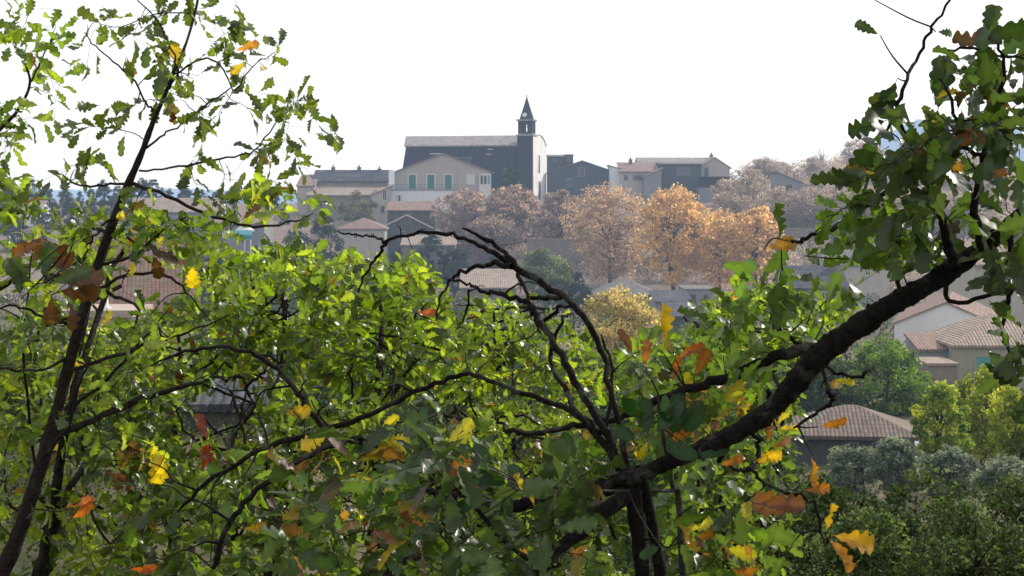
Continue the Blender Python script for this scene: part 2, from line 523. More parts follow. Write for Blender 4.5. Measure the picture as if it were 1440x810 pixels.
def tree(name, label, cat, px, py_base, py_top, Y, rx_px, cols, n_leaf, leaf, seed, group=None, prof=P_EGG,
         crown_from=0.25, clumps=90, spread=0.2, trunk_r=0.02, limbs=14, lump=0.25, mat=None, to_ground=True, up=0.3, ry=1.0):
    rng = np.random.default_rng(seed)
    s = Y / F
    b = at(px, py_base, Y)
    top = at(px, py_top, Y)
    g = float(gz(b[0], Y))
    if to_ground:
        b[2] = g - 0.1
    H = top[2] - b[2]; Rx = rx_px * s
    vis = (py_base - py_top) * s
    H0 = H - vis * (1 - crown_from)
    root = empty(name, b, label, cat, group)
    C = crown_points(clumps, rng, prof, H0, H * 0.985 - spread * Rx * 0.6, Rx * (1 - spread * .6), Rx * ry * (1 - spread * .6), lump)
    # trunk and limbs
    tg = Geo()
    r0 = max(0.05, trunk_r * H)
    fork = min(H0 + 0.15 * (H - H0), H * 0.5) if H0 > 0.5 else 0.25 * H
    lean = rng.normal(0, 0.02, 2) * H
    tp = [(0, 0, -0.4), (lean[0] * .3, lean[1] * .3, fork * 0.5), (lean[0], lean[1], fork), (lean[0] * 1.5, lean[1] * 1.5, fork + (H - fork) * 0.45), (lean[0], lean[1], fork + (H - fork) * 0.8)]
    p, r = catmull(tp, [r0 * 1.25, r0, r0 * 0.85, r0 * 0.45, r0 * 0.12], 5)
    v, q = tube(p, r, 8, 0.06, rng); tg.add(v, q)
    order = rng.permutation(len(C))[:limbs]
    for i in order:
        e = C[i]
        st = p[min(len(p) - 1, int(rng.uniform(0.42, 0.8) * len(p)))] if e[2] > fork else p[min(len(p) - 1, int(0.45 * len(p)))]
        m1 = st + (e - st) * 0.35 + np.array([0, 0, 0.10 * np.linalg.norm(e - st)])
        m2 = st + (e - st) * 0.7 + rng.normal(0, 0.05, 3) * np.linalg.norm(e - st)
        pp, rr = catmull([st, m1, m2, e], [r0 * 0.42, r0 * 0.3, r0 * 0.18, r0 * 0.06], 4)
        v, q = tube(pp, rr, 5, 0.05, rng); tg.add(v, q)
        for _ in range(3):
            k = rng.integers(4, len(pp) - 1)
            e2 = C[rng.integers(len(C))]
            dd = e2 - pp[k]
            if np.linalg.norm(dd) > Rx * 0.9: dd *= Rx * 0.6 / np.linalg.norm(dd)
            v, q = tube(*catmull([pp[k], pp[k] + dd * .5 + rng.normal(0, .04, 3) * Rx, pp[k] + dd], [rr[k] * .6, rr[k] * .4, rr[k] * .12], 3), 4, 0, rng); tg.add(v, q)
    tg.build("trunk", [M['fartrunk']], root)
    # crown
    cols = np.array(cols, float)
    ci = rng.integers(0, len(C), n_leaf)
    off = rng.normal(0, 1, (n_leaf, 3)); off /= np.linalg.norm(off, axis=1)[:, None]
    off *= (rng.uniform(0, 1, n_leaf) ** 0.45)[:, None] * spread * Rx
    csize = rng.uniform(0.6, 1.35, len(C))
    pos = C[ci] + off * csize[ci][:, None] * np.array([1, ry, 0.8])
    v, q = leaf_quads(pos, rng, leaf, up)
    cc = rng.uniform(0, 1, len(C)) * (len(cols) - 1)
    ct = np.clip(cc[ci] + rng.normal(0, 0.22 * (len(cols) - 1), n_leaf), 0, len(cols) - 1.001)
    i0 = ct.astype(int); ft = (ct - i0)[:, None]
    tint = cols[i0] * (1 - ft) + cols[i0 + 1] * ft
    tint = tint * rng.uniform(0.7, 1.25, (n_leaf, 1))
    np_mesh("crown", v, q, [mat or M['farleaf']], root, np.repeat(tint, 4, 0), smooth=False)
    return root

# ------------------------------------------------------------------ houses
def add_window(root, lx, lz, w, h, y, frame=None, shutter=None, shut=False, sill=True, name="window", th=0.05, face='-Y', pane=None):
    """an opening on the front (face -Y at y) or on the side (face +X at y)"""
    def bx(mb, a0, a1, d0, d1, z0, z1):
        if face == '-Y': mb.box(a0, a1, y - d1, y - d0, z0, z1)
        elif face == '+X': mb.box(y + d0, y + d1, a0, a1, z0, z1)
        else: mb.box(y - d1, y - d0, a0, a1, z0, z1)
    f = MB(); t = max(0.09, w * 0.16)
    bx(f, lx - w / 2 - t, lx - w / 2, -0.1, th, lz, lz + h)
    bx(f, lx + w / 2, lx + w / 2 + t, -0.1, th, lz, lz + h)
    bx(f, lx - w / 2 - t, lx + w / 2 + t, -0.1, th + 0.003, lz + h, lz + h + t)
    if sill: bx(f, lx - w / 2 - t - .05, lx + w / 2 + t + .05, -0.1, th + 0.06, lz - 0.1, lz)
    o = f.build(name, frame or M['trim'], root)
    g = MB(); bx(g, lx - w / 2 + .002, lx + w / 2 - .002, -0.08, 0.008, lz + .002, lz + h - .002)
    bars = MB()
    if shut:
        g.build("shutter", shutter, o)
        for sgn in (-1, 1):
            for zz in (0.12, 0.5, 0.85):
                bars_ = MB()
                bx(bars_, lx + sgn * w * 0.25 - w * .2, lx + sgn * w * 0.25 + w * .2, 0.006, 0.03, lz + h * zz, lz + h * zz + 0.08)
                bars_.build("batten", shutter, o)
    else:
        g.build("pane", pane or M['glass'], o)
        bx(bars, lx - 0.03, lx + 0.03, 0.006, 0.03, lz + .003, lz + h - .003)
        bars.build("glazing_bar", frame or M['trim'], o)
        if shutter is not None:
            for sgn in (-1, 1):
                sh = MB(); c = lx + sgn * (w / 2 + t + w * 0.26)
                bx(sh, c - w * .24, c + w * .24, 0.0, 0.06, lz, lz + h)
                sh.build("shutter", shutter, o)
    return o

def add_chimney(roof, x, y, z0, z1, w=0.7, d=0.5, pot=True):
    c = MB(); c.box(x - w / 2, x + w / 2, y - d / 2, y + d / 2, z0, z1)
    c.box(x - w / 2 - .07, x + w / 2 + .07, y - d / 2 - .07, y + d / 2 + .07, z1 - 0.12, z1 + 0.02)
    if pot: c.lathe([(0.16, z1), (0.13, z1 + 0.4), (0.17, z1 + 0.45)], x, y, 8)
    return c.build("chimney", M['clay'], roof)

def house(label, px0, px1, py_eave, py_base, Y, depth, roof, rise, wall, tiles, yaw=0.0, wins=(), chim=(), over=0.35,
          name="house", cat="house", group=None, down=None, t=0.18, side=()):
    """front wall spans px0..px1 at distance Y.  roof: 'ridge_across', 'gable_front', 'hip', 'flat', 'shed' (falls to the front), 'shed_right'"""
    s = Y / F
    yaw = R(yaw)
    w = (px1 - px0) * s / math.cos(yaw)
    b = at((px0 + px1) / 2, py_base, Y)
    h = (py_base - py_eave) * s
    root = empty(name, b, label, cat, group, yaw)
    if down is None:
        down = max(0.4, b[2] - min(float(gz(b[0] + dx, Y + dy)) for dx in (-w / 2, w / 2) for dy in (0, depth)) + 0.6)
    mb = MB(); x0, x1 = -w / 2, w / 2; z0 = -down
    o, D = over, depth
    rf = MB()
    if roof == 'ridge_across':
        mb.prism([(0, z0), (D, z0), (D, h), (D / 2, h + rise), (0, h)], x0, x1, 'X')
        k = rise / (D / 2)
        e = h - o * k
        rf.prism([(-o, e + .003), (D / 2, h + rise + .003), (D + o, e + .003), (D + o, e + t), (D / 2, h + rise + t * 1.1), (-o, e + t)], x0 - o * .6, x1 + o * .6, 'X')
    elif roof == 'gable_front':
        mb.prism([(x0, z0), (x1, z0), (x1, h), (0, h + rise), (x0, h)], 0, D, 'Y')
        k = rise / (w / 2); e = h - o * k
        rf.prism([(x0 - o, e + .003), (0, h + rise + .003), (x1 + o, e + .003), (x1 + o, e + t), (0, h + rise + t * 1.1), (x0 - o, e + t)], -o * .6, D + o * .6, 'Y')
    elif roof == 'hip':
        mb.box(x0, x1, 0, D, z0, h)
        m = min(w, D) / 2
        bx = [(x0 - o, -o), (x1 + o, -o), (x1 + o, D + o), (x0 - o, D + o)]
        if w >= D: rd = [(x0 + m, D / 2), (x1 - m + 0.01, D / 2)]
        else: rd = [(0, m), (0, D - m + .01)]
        vs = [(a, c, h + .003) for a, c in bx] + [(a, c, h + t) for a, c in bx] + [(a, c, h + rise + t) for a, c in rd]
        if w >= D: top = [(4, 5, 9, 8), (5, 6, 9), (6, 7, 8, 9), (7, 4, 8)]
        else: top = [(4, 5, 8), (5, 6, 9, 8), (6, 7, 9), (7, 4, 8, 9)]
        rf.add(vs, [(3, 2, 1, 0), (0, 1, 5, 4), (1, 2, 6, 5), (2, 3, 7, 6), (3, 0, 4, 7)] + top)
    elif roof == 'shed':
        mb.prism([(0, z0), (D, z0), (D, h + rise), (0, h)], x0, x1, 'X')
        k = rise / D
        rf.prism([(-o, h - o * k + .003), (D + o, h + rise + o * k + .003), (D + o, h + rise + o * k + t), (-o, h - o * k + t)], x0 - o * .6, x1 + o * .6, 'X')
    elif roof == 'shed_right':
        mb.prism([(x0, z0), (x1, z0), (x1, h), (x0, h + rise)], 0, D, 'Y')
        k = rise / w
        rf.prism([(x0 - o, h + rise + o * k + .003), (x1 + o, h - o * k + .003), (x1 + o, h - o * k + t), (x0 - o, h + rise + o * k + t)], -o * .6, D + o * .6, 'Y')
    else:
        mb.box(x0, x1, 0, D, z0, h)
        rf.box(x0 - .12, x1 + .12, -.12, D + .12, h + .003, h + t)
    mb.build("wall", wall, root)
    ro = rf.build("roof", tiles, root)
    for c in chim:      # (px, height over eave bottom, height over eave top, y share)
        add_chimney(ro, (c[0] - (px0 + px1) / 2) * s / math.cos(yaw), D * c[3], h + c[1], h + c[2])
    for c in wins:      # (px, py_top, py_bottom, width px, style)
        lx = (c[0] - (px0 + px1) / 2) * s / math.cos(yaw)
        lz = (py_base - c[2]) * s
        hh = (c[2] - c[1]) * s; ww = c[3] * s
        st = c[4] if len(c) > 4 else 'plain'
        kw = dict(plain={}, dark=dict(frame=M['greywall']), green=dict(shutter=M['green_paint'], shut=True, name="shuttered_door", sill=False),
                  turq=dict(shutter=M['turquoise'], shut=True, frame=wall, name="shuttered_window"),
                  pale=dict(pane=M['pale_canvas']), door=dict(frame=M['greywall'], name="door", sill=False))[st]
        add_window(root, lx, lz, ww, hh, 0.0, **kw)
    root["_w"] = w; root["_h"] = h; root["_s"] = s
    return root

# ---- the church
def church():
    Y = 312; s = Y / F
    yaw = R(-14)
    c = math.cos(yaw)
    corner = at(747, 291, Y)          # near corner of facade and tower
    root = empty("church", corner, "long shaded stone church with slender spire and bright white end facade", "church", None, yaw)
    px = lambda a: (a - 747) * s / c
    z = lambda py: (291 - py) * s
    x0 = px(568); W = 12.0
    ze, zr = z(205) , z(191)
    mb = MB()
    mb.prism([(0, -6), (W, -6), (W, ze), (W / 2, zr), (0, ze)], x0, px(747) - 0.5, 'X')
    mb.prism([(-0.3, -6), (0.003, -6), (0.003, ze - 0.45), (-0.3, ze - 0.45)], x0 + 4.6, px(724), 'X')
    skew = lambda m: setattr(m, 'v', [((p[0] - math.tan(R(15)) * p[1]) if p[0] < x0 + 0.4 else p[0], p[1], p[2]) for p in m.v])
    skew(mb); mb.build("wall", M['church_shade'], root)
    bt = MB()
    bt.prism([(x0 - 0.9, -6), (x0 + 0.2, -6), (x0 + 0.2, ze - 0.2), (x0, ze - 0.4), (x0 - 0.5, ze - 3.2), (x0 - 0.55, ze - 3.6), (x0 - 0.9, ze - 5.2)], 0.3, W - 0.3, 'Y')
    bt.v = [(p[0] - math.tan(R(15)) * p[1], p[1], p[2]) for p in bt.v]; bt.build("buttress", M['church_shade'], root)
    rf = MB(); t = 0.28; k = (zr - ze) / (W / 2); o = 0.45
    rf.prism([(-o, ze - o * k + .003), (W / 2, zr + .003), (W + o, ze - o * k + .003), (W + o, ze - o * k + t), (W / 2, zr + t), (-o, ze - o * k + t)], x0 - 0.3, px(746) - 0.4, 'X')
    skew(rf); ro = rf.build("roof", M['church_roof'], root)
    cr = MB(); cr.box(x0 + 0.5, x0 + 5.2, -0.22, -0.003, ze - 0.9, ze - 0.28)
    cr.build("cornice", M['church_shade'], root)
    for a, b in ((690, 210), (688, 217)):
        v = MB(); v.box(px(a) - 0.55, px(a) + 0.55, -0.36, -0.303, z(b) - 0.1, z(b) + 0.14)
        v.build("vent_slot", M['cream'], root)
    # facade: pale wall with a stepped, curved top
    fa = MB()
    top = [(0.0, z(193)), (1.8, z(190.5)), (4.0, z(189)), (6.0, z(188.5)), (8.2, z(191)), (10.2, z(196)), (11.4, z(202)), (12.2, z(203.5)), (12.2, -6), (0, -6)]
    fa.prism(top[::-1], -0.5, 0.25, 'X')
    fo = fa.build("facade", M['church_front'], root)
    cp = MB()
    for (y0_, z0_), (y1_, z1_) in zip(top[:7], top[1:8]):
        cp.prism([(y0_, z0_ + .003), (y1_, z1_ + .003), (y1_, z1_ + 0.25), (y0_, z0_ + 0.25)], -0.6, 0.42, 'X')
    cp.build("coping", M['church_front'], fo)
    for yy, (za, zb), ww, nm in ((5.6, (z(243), z(222)), 1.3, "window"), (6.0, (z(281), z(261)), 1.9, "door")):
        fr = MB()
        pts = [(yy - ww / 2, za), (yy + ww / 2, za), (yy + ww / 2, zb)] + [(yy + ww / 2 * math.cos(a), zb + ww / 2 * math.sin(a)) for a in np.linspace(0.3, math.pi - 0.3, 7)] + [(yy - ww / 2, zb)]
        fr.prism(pts, 0.2, 0.27, 'X')
        d = fr.build(nm, M['darkwood'] if nm == "door" else M['glass'], root)
        su = MB(); tt = 0.28
        out = [(yy + (p - yy) * (1 + 2 * tt / ww), q if i < 2 else q + (tt if i > 2 and i < 10 else 0)) for i, (p, q) in enumerate(pts)]
        n = len(pts); vs = []
        for p, q in pts: vs += [(0.252, p, q), (0.36, p, q)]
        for p, q in out: vs += [(0.252, p, q), (0.36, p, q)]
        fs = []
        for i in range(1, n):
            j = (i + 1) % n
            a, b_, c_, d_ = 2 * i, 2 * j, 2 * n + 2 * i, 2 * n + 2 * j
            fs += [(a + 1, b_ + 1, d_ + 1, c_ + 1), (a, b_, b_ + 1, a + 1), (c_, c_ + 1, d_ + 1, d_)]
        su.add(vs, fs); su.build("surround", M['church_front'], d)
    # tower at the near corner
    tw = 3.1; tx0 = px(747) - tw + 0.5; tx1 = px(747) + 0.5; ty0, ty1 = -0.9, 2.2
    zb, zc = z(192), z(168.5)
    tb = MB(); tb.box(tx0, tx1, ty0, ty1, -6, zb)
    tow = tb.build("tower", M['church_shade'], root)
    sk = MB(); sk.box(tx1 + .003, tx1 + 0.14, ty0 + .05, ty1, -6, zb - 0.1); sk.build("sunlit_face", M['church_front'], tow)  # pale sheet paints the tower's sunlit side
    sc_ = MB(); sc_.box(tx0 - .18, tx1 + .18, ty0 - .18, ty1 + .18, zb, zb + 0.28)
    sc_.box(tx0 + .1, tx1 - .1, ty0 + .1, ty1 - .1, zb + .28, zb + 0.5); sc_.build("string_course", M['greywall'], tow)
    # belfry: four piers, open arches through which the sky shows
    bf = MB(); a0, a1 = zb + 0.5, zc - 0.35
    ow = 0.42
    mx, my = (tx0 + tx1) / 2, (ty0 + ty1) / 2
    hx = (tx1 - tx0) / 2 - 0.12; hy = (ty1 - ty0) / 2 - 0.12
    sillz = a0 + 0.35; sp = a0 + 1.6
    for sx in (-1, 1):
        for sy in (-1, 1):
            xa, xb = sorted((mx + sx * ow, mx + sx * hx)); ya, yb = sorted((my + sy * ow, my + sy * hy))
            bf.box(xa, xb, ya, yb, sillz, sp)
    bf.box(mx - hx, mx + hx, my - hy, my + hy, a0, sillz)
    for sgn in (-1, 1):     # arch heads on the four sides
        arch = [(mx + ow * math.cos(a), sp + ow * math.sin(a)) for a in np.linspace(0, math.pi, 9)]
        bf.prism([(mx - hx, sp), (mx - hx, a1), (mx + hx, a1), (mx + hx, sp)] + arch, *sorted((my + sgn * ow, my + sgn * hy)), 'Y')
        arch = [(my + ow * math.cos(a), sp + ow * math.sin(a)) for a in np.linspace(0, math.pi, 9)]
        bf.prism([(my - hy, sp), (my - hy, a1), (my + hy, a1), (my + hy, sp)] + arch, *sorted((mx + sgn * ow, mx + sgn * (hx - .003))), 'X')
    bo = bf.build("belfry", M['spire'], tow)
    be = MB(); be.lathe([(0.26, sillz + 0.95), (0.22, sillz + 1.05), (0.16, sillz + 1.3), (0.05, sillz + 1.45)], mx + .05, my + .7, 10); be.build("bell", M['iron'], bo)
    co = MB(); co.box(tx0 - .16, tx1 + .16, ty0 - .16, ty1 + .16, a1 + .003, a1 + 0.16); co.box(tx0 - .12, tx1 + .12, ty0 - .12, ty1 + .12, a1 + .16, a1 + 0.36)
    co.build("cornice", M['greywall'], tow)
    # octagonal spire
    zs0, zs1 = a1 + 0.36, z(137)
    spm = MB(); n = 8
    rings = [(1.36, zs0), (1.28, zs0 + .25), (0.66, zs0 + (zs1 - zs0) * .52), (0.06, zs1)]
    vs = []; fs = []
    for r, zz in rings:
        vs += [(mx + r / math.cos(math.pi / 8) * math.cos(2 * math.pi * (i + .5) / n), my + r / math.cos(math.pi / 8) * math.sin(2 * math.pi * (i + .5) / n), zz) for i in range(n)]
    for j in range(3): fs += [(j * n + i, j * n + (i + 1) % n, (j + 1) * n + (i + 1) % n, (j + 1) * n + i) for i in range(n)]
    fs += [tuple(range(n))[::-1], tuple(range(3 * n, 4 * n))]
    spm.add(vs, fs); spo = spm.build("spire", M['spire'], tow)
    cl = MB(); cz = zs0 + 0.85; cyf = my - 1.24
    disc = [(mx - .15 + 0.42 * math.cos(a), cz + 0.42 * math.sin(a)) for a in np.linspace(0, 2 * math.pi, 20, endpoint=False)]
    cl.prism(disc, cyf - 0.06, cyf + 0.5, 'Y'); clo = cl.build("clock_face", M['white_plastic'], spo)
    hd = MB(); hd.box(mx - .17, mx - .13, cyf - .085, cyf - .063, cz, cz + .32); hd.box(mx - .15, mx + .07, cyf - .085, cyf - .064, cz - .02, cz + .02); hd.build("clock_hand", M['iron'], clo)
    fi = MB(); fi.box(mx - .04, mx + .04, my - .04, my + .04, zs1 - .1, z(133.5)); fi.box(mx - .3, mx + .3, my - .037, my + .037, zs1 + .15, zs1 + .23)
    fi.build("cross", M['iron'], spo)
    return root
church()

# ---- house with green doors below the church
def green_house():
    h = house("beige gabled house with three green doors opening on a terrace below the church", 556, 689, 242, 286, 288, 11, 'gable_front', 3.25, M['beige'], M['redY'],
              0, [(580, 246, 266, 10, 'green'), (606, 246, 266, 10, 'green'), (630.5, 246, 266, 10, 'green'), (662, 246, 259, 9, 'pale'), (566, 275, 284, 5, 'dark')], over=0.5)
    s = 288 / F
    px = lambda a: (a - 622.5) * s; z = lambda b: (286 - b) * s
    cap = MB(); cap.box(px(605), px(621), -0.34, 1.2, z(217.2), z(216)); cap.build("ridge_cap", M['trim'], h)
    te = MB(); te.box(px(549), px(645), -1.9, -0.003, -3, z(268)); te.build("terrace", M['white'], h)
    ed = MB(); ed.box(px(548), px(646), -2.02, -0.003, z(268) + .003, z(268) + 0.16); ed.build("terrace_edge", M['greywall'], h)
    rl = MB(); zt = z(268) + .16
    rl.box(px(549), px(645), -1.9, -1.85, zt + 0.92, zt + 0.98)
    rl.box(px(549), px(645), -1.9, -1.85, zt + 0.1, zt + 0.14)
    for i in range(60):
        xx = px(549) + (px(645) - px(549)) * i / 59
        rl.box(xx - .014, xx + .014, -1.889, -1.861, zt + .003, zt + 0.92)
    rl.build("railing", M['green_paint'], h)
    wg = MB(); wg.box(px(547.5), px(555.5), -0.8, 6, -3, z(239.5)); o = wg.build("side_wing", M['white2'], h)
    bay = MB(); bay.box(px(674), px(690.5), -0.9, -0.003, -2, z(244.5)); bo = bay.build("bay_window", M['trim'], h)
    for a in (677.5, 682.5, 687.5):
        p = MB(); p.box(px(a) - .22, px(a) + .22, -0.93, -0.903, z(259), z(247)); p.build("pane", M['glass'] if a != 687.5 else M['turquoise'], bo)
    for a in (563, 637): 
        d = MB(); d.box(px(a) - .12, px(a) + .12, -2.25, -1.903, -0.6, z(274.5)); d.build("drainpipe", M['iron'], h)
green_house()

# ---- village row
house("low grey annex with flat roof against the church wall", 636, 661, 222.5, 262, 300, 6, 'flat', 0, M['slatewall'], M['greyX'])
house("long stone building under a navy slate roof with three chimneys", 440, 546, 255, 298, 300, 9, 'ridge_across', 2.0, M['stone'], M['slateX'], -2,
      [(452, 282, 293, 5, 'dark'), (467, 284, 295, 5, 'dark'), (487, 262, 268, 9, 'dark')], [(464, 0.8, 2.7, .5), (501, 0.8, 2.7, .5), (530, 0.8, 2.4, .5)])
house("lower stone house with a broad tan tiled roof under the navy slate roof", 432, 540, 275, 300, 293, 7, 'shed', 1.6, M['stone'], M['tanX'], 0,
      [(450, 282, 292, 5, 'dark'), (466, 284, 294, 4, 'dark'), (481, 284, 293, 4, 'dark')])
house("small house with a faded red roof beyond the slender oak's leaves", 418, 442, 262, 292, 296, 8, 'shed', 2.0, M['beige'], M['redX'])
house("narrow grey gable house with one shuttered window beside the terrace", 522, 549, 263, 298, 284, 8, 'shed_right', -1.6, M['cream'], M['tanY'], 0,
      [(541, 268, 281, 5, 'plain'), (538, 290, 299, 4, 'dark')])
house("low shed with a long pinkish roof under the terrace wall", 545, 612, 296, 305, 272, 5, 'shed', 1.3, M['darkstone'], M['redX'], 0, [(575, 297.5, 302, 5, 'dark')])
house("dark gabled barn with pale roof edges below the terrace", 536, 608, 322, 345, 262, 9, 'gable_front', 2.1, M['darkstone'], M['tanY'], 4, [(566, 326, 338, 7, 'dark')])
house("little house under a pale pink tiled roof amid dark cypresses", 476, 541, 323, 342, 255, 8, 'hip', 1.7, M['cream'], M['redX'], 0, [(500, 327, 335, 5), (524, 327, 335, 5)])
house("tiny tan roofed outbuilding behind the bare arching branches", 565, 640, 345, 362, 245, 6, 'shed', 1.2, M['stone'], M['tanX'], 0, [(590, 348, 355, 5, 'dark')])
house("stone cottage with a broad sandy tile roof behind the bare arching branches", 648, 726, 405, 425, 198, 7, 'shed', 1.8, M['stone'], M['tanX'], 0, [(690, 409, 418, 6, 'dark')])

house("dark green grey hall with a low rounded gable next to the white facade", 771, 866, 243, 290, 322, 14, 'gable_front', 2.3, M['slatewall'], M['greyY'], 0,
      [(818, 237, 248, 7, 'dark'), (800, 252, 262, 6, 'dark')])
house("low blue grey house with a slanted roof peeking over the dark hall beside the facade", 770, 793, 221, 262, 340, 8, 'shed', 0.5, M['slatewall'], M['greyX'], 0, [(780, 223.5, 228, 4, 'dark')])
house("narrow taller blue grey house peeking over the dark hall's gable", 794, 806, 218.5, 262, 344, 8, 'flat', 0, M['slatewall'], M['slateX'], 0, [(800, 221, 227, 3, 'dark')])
house("small white walled house squeezed between the grey hall and the red roof", 858, 884, 241, 275, 318, 8, 'shed_right', 1.0, M['white'], M['tanY'], 0, [(876, 247, 254, 4, 'dark')])
house("house with a red tiled roof and one wide dark window", 872, 926, 242, 285, 316, 8, 'shed', 1.8, M['cream'], M['redX'], 0, [(900, 247.5, 253, 17, 'dark'), (880, 247, 253, 4, 'dark')], [(890, 0.6, 2.6, .85)])
house("tall blank grey wall house joined to the red roofed house", 905, 930, 238, 285, 313, 9, 'shed_right', -1.6, M['greywall'], M['tanY'])
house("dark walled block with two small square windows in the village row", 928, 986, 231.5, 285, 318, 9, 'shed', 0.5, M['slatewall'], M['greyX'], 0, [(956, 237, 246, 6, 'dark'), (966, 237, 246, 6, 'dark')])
house("long pale roofed house rising behind the dark walled block", 898, 1000, 233, 262, 334, 10, 'ridge_across', 1.6, M['cream'], M['church_roof'], 0, [], [(1004, 0.8, 2.4, .5)])
house("cream gable house with one dark doorway at the end of the village row", 984, 1026, 236, 290, 324, 10, 'gable_front', 2.0, M['cream'], M['tanY'], 0, [(993, 236.5, 249, 5, 'door')])
def loggia():
    h = house("dark wooden loggia on a grey base under the cream gable house", 984, 1028, 263.5, 292, 312, 5, 'flat', 0, M['greywall'], M['iron'])
    s = 312 / F
    px = lambda a: (a - 1006) * s; z = lambda b: (292 - b) * s
    m = MB(); m.box(px(985), px(1026), 0.1, 4.6, z(263) + .1, z(250)); m.build("cabin", M['darkwood'], h)
    m = MB(); m.box(px(984), px(1029), -.4, 5, z(250) + .003, z(248.5)); m.build("cabin_roof", M['slateX'], h)
    for a in (1013, 1018, 1022):
        m = MB(); m.box(px(a) - .12, px(a) + .12, 0.03, 0.1, z(262), z(252)); m.build("post", M['white'], h)
loggia()
house("grey house half hidden by bare trees on the hillside", 1094, 1128, 258, 310, 300, 9, 'shed_right', 1.9, M['greywall'], M['greyY'], 0, [(1109, 260, 269, 8, 'dark'), (1112, 284, 289, 9, 'dark')])
house("small grey hillside house glimpsed between dark oak leaves", 1206, 1238, 232, 262, 330, 8, 'ridge_across', 1.5, M['greywall'], M['greyX'], 0, [(1224, 235, 246, 6, 'dark')])
house("low hillside hut with a pale metal roof behind the golden planes", 1068, 1084, 291, 302, 285, 5, 'shed', 0.5, M['darkstone'], M['trim'])
house("long stone hillside house with a tan roof under the ridge", 1030, 1062, 305, 330, 285, 7, 'shed', 1.3, M['stone'], M['tanX'], 0, [(1045, 309, 317, 5, 'dark')])

# valley floor houses
house("grey hip roofed house at the foot of the plane trees", 838, 925, 416, 432, 205, 9, 'hip', 1.9, M['greywall'], M['greyX'], 0, [(870, 420, 428, 6), (900, 420, 428, 6)])
house("low house with dark roof and blue grey wall beside the yellow tree", 922, 972, 425, 442, 188, 7, 'shed', 0.8, M['greywall'], M['slateX'], 0, [(940, 430, 437, 6, 'dark')])
house("pale concrete block house standing behind the dark low roofs", 962, 1004, 408, 440, 196, 8, 'flat', 0, M['greywall'], M['greyX'], 0, [(975, 414, 424, 6, 'dark'), (992, 414, 424, 6, 'dark')])
house("white garage with a flat edge under the concrete block house", 974, 1000, 432, 446, 178, 5, 'flat', 0, M['white2'], M['white2'], 0, [(987, 436, 446, 12, 'door')])
house("low brown roofed shed in front of the white garage", 940, 994, 446, 458, 160, 6, 'shed', 0.9, M['darkstone'], M['slateX'], 0, [(965, 449, 455, 6, 'dark')])
house("pale yellow house with a charcoal tile roof seen under the oak limb", 1108, 1192, 405, 432, 168, 9, 'ridge_across', 2.0, M['yellowwall'], M['slateX'], 0, [(1128, 411, 421, 8), (1160, 411, 421, 8)], [(1180, 0.5, 2.3, .4)])
house("grey roofed house farther up beyond the charcoal roof", 1160, 1250, 372, 395, 215, 8, 'ridge_across', 2.0, M['cream'], M['greyX'], 0, [(1180, 378, 387, 6), (1220, 378, 387, 6)])
house("cream house with several windows behind the oak's thick fork", 1370, 1470, 372, 410, 150, 9, 'ridge_across', 2.0, M['cream'], M['tanX'], 0, [(1390, 378, 392, 8), (1420, 378, 392, 8), (1405, 396, 406, 8)])

# big white house and its neighbour
def white_house():
    h = house("white gable house with reddish tile roof above the yellow shrubs", 1262, 1398, 457, 486, 128, 14, 'gable_front', 1.75, M['white'], M['redY'], -17, [], over=0.25, t=0.14)
    s = 128 / F
    w = h["_w"]
    m = MB(); m.box(w * 0.08, w / 2 - .05, -1.5, -.003, -2, 1.15); m.build("side_wing", M['white2'], h)
    m = MB(); m.box(w * 0.10, w * 0.36, -1.58, -1.503, 0.55, 0.85); m.build("window_slot", M['darkwood'], h)
    m = MB(); m.box(-0.06, 0.5, 3, 3.14, 3.2, 3.35); m.box(0.5, 0.62, 3, 3.14, 2.5, 3.35); m.build("flue", M['white_plastic'], h)
white_house()
def olive_house():
    Y = 112
    h = house("olive beige house with a turquoise shutter and a wavy tan tile roof", 1343, 1500, 488, 548, Y, 9, 'hip', 1.9, M['olivewall'], M['tanX'], 0,
              [(1382, 501, 519, 20, 'turq'), (1460, 501, 519, 20, 'turq')], over=0.3)
olive_house()
house("blue grey lean-to with a little tiled roof between white and olive houses", 1292, 1342, 493, 530, 114, 4, 'shed', 0.75, M['greywall'], M['redX'], 0, [(1333, 490.5, 505, 9, 'turq')], over=0.2)
house("low brick coloured terrace block in front of the olive house", 1306, 1346, 514, 545, 108, 4, 'flat', 0, M['stone'], M['tanX'])
house("low dark shed under a hipped tile roof above the olive trees", 1120, 1284, 617, 645, 76, 5.0, 'hip', 1.15, M['darkstone'], M['umber'], -6, [(1232, 623, 634, 9, 'dark'), (1200, 623, 634, 9, 'dark')], over=0.35)

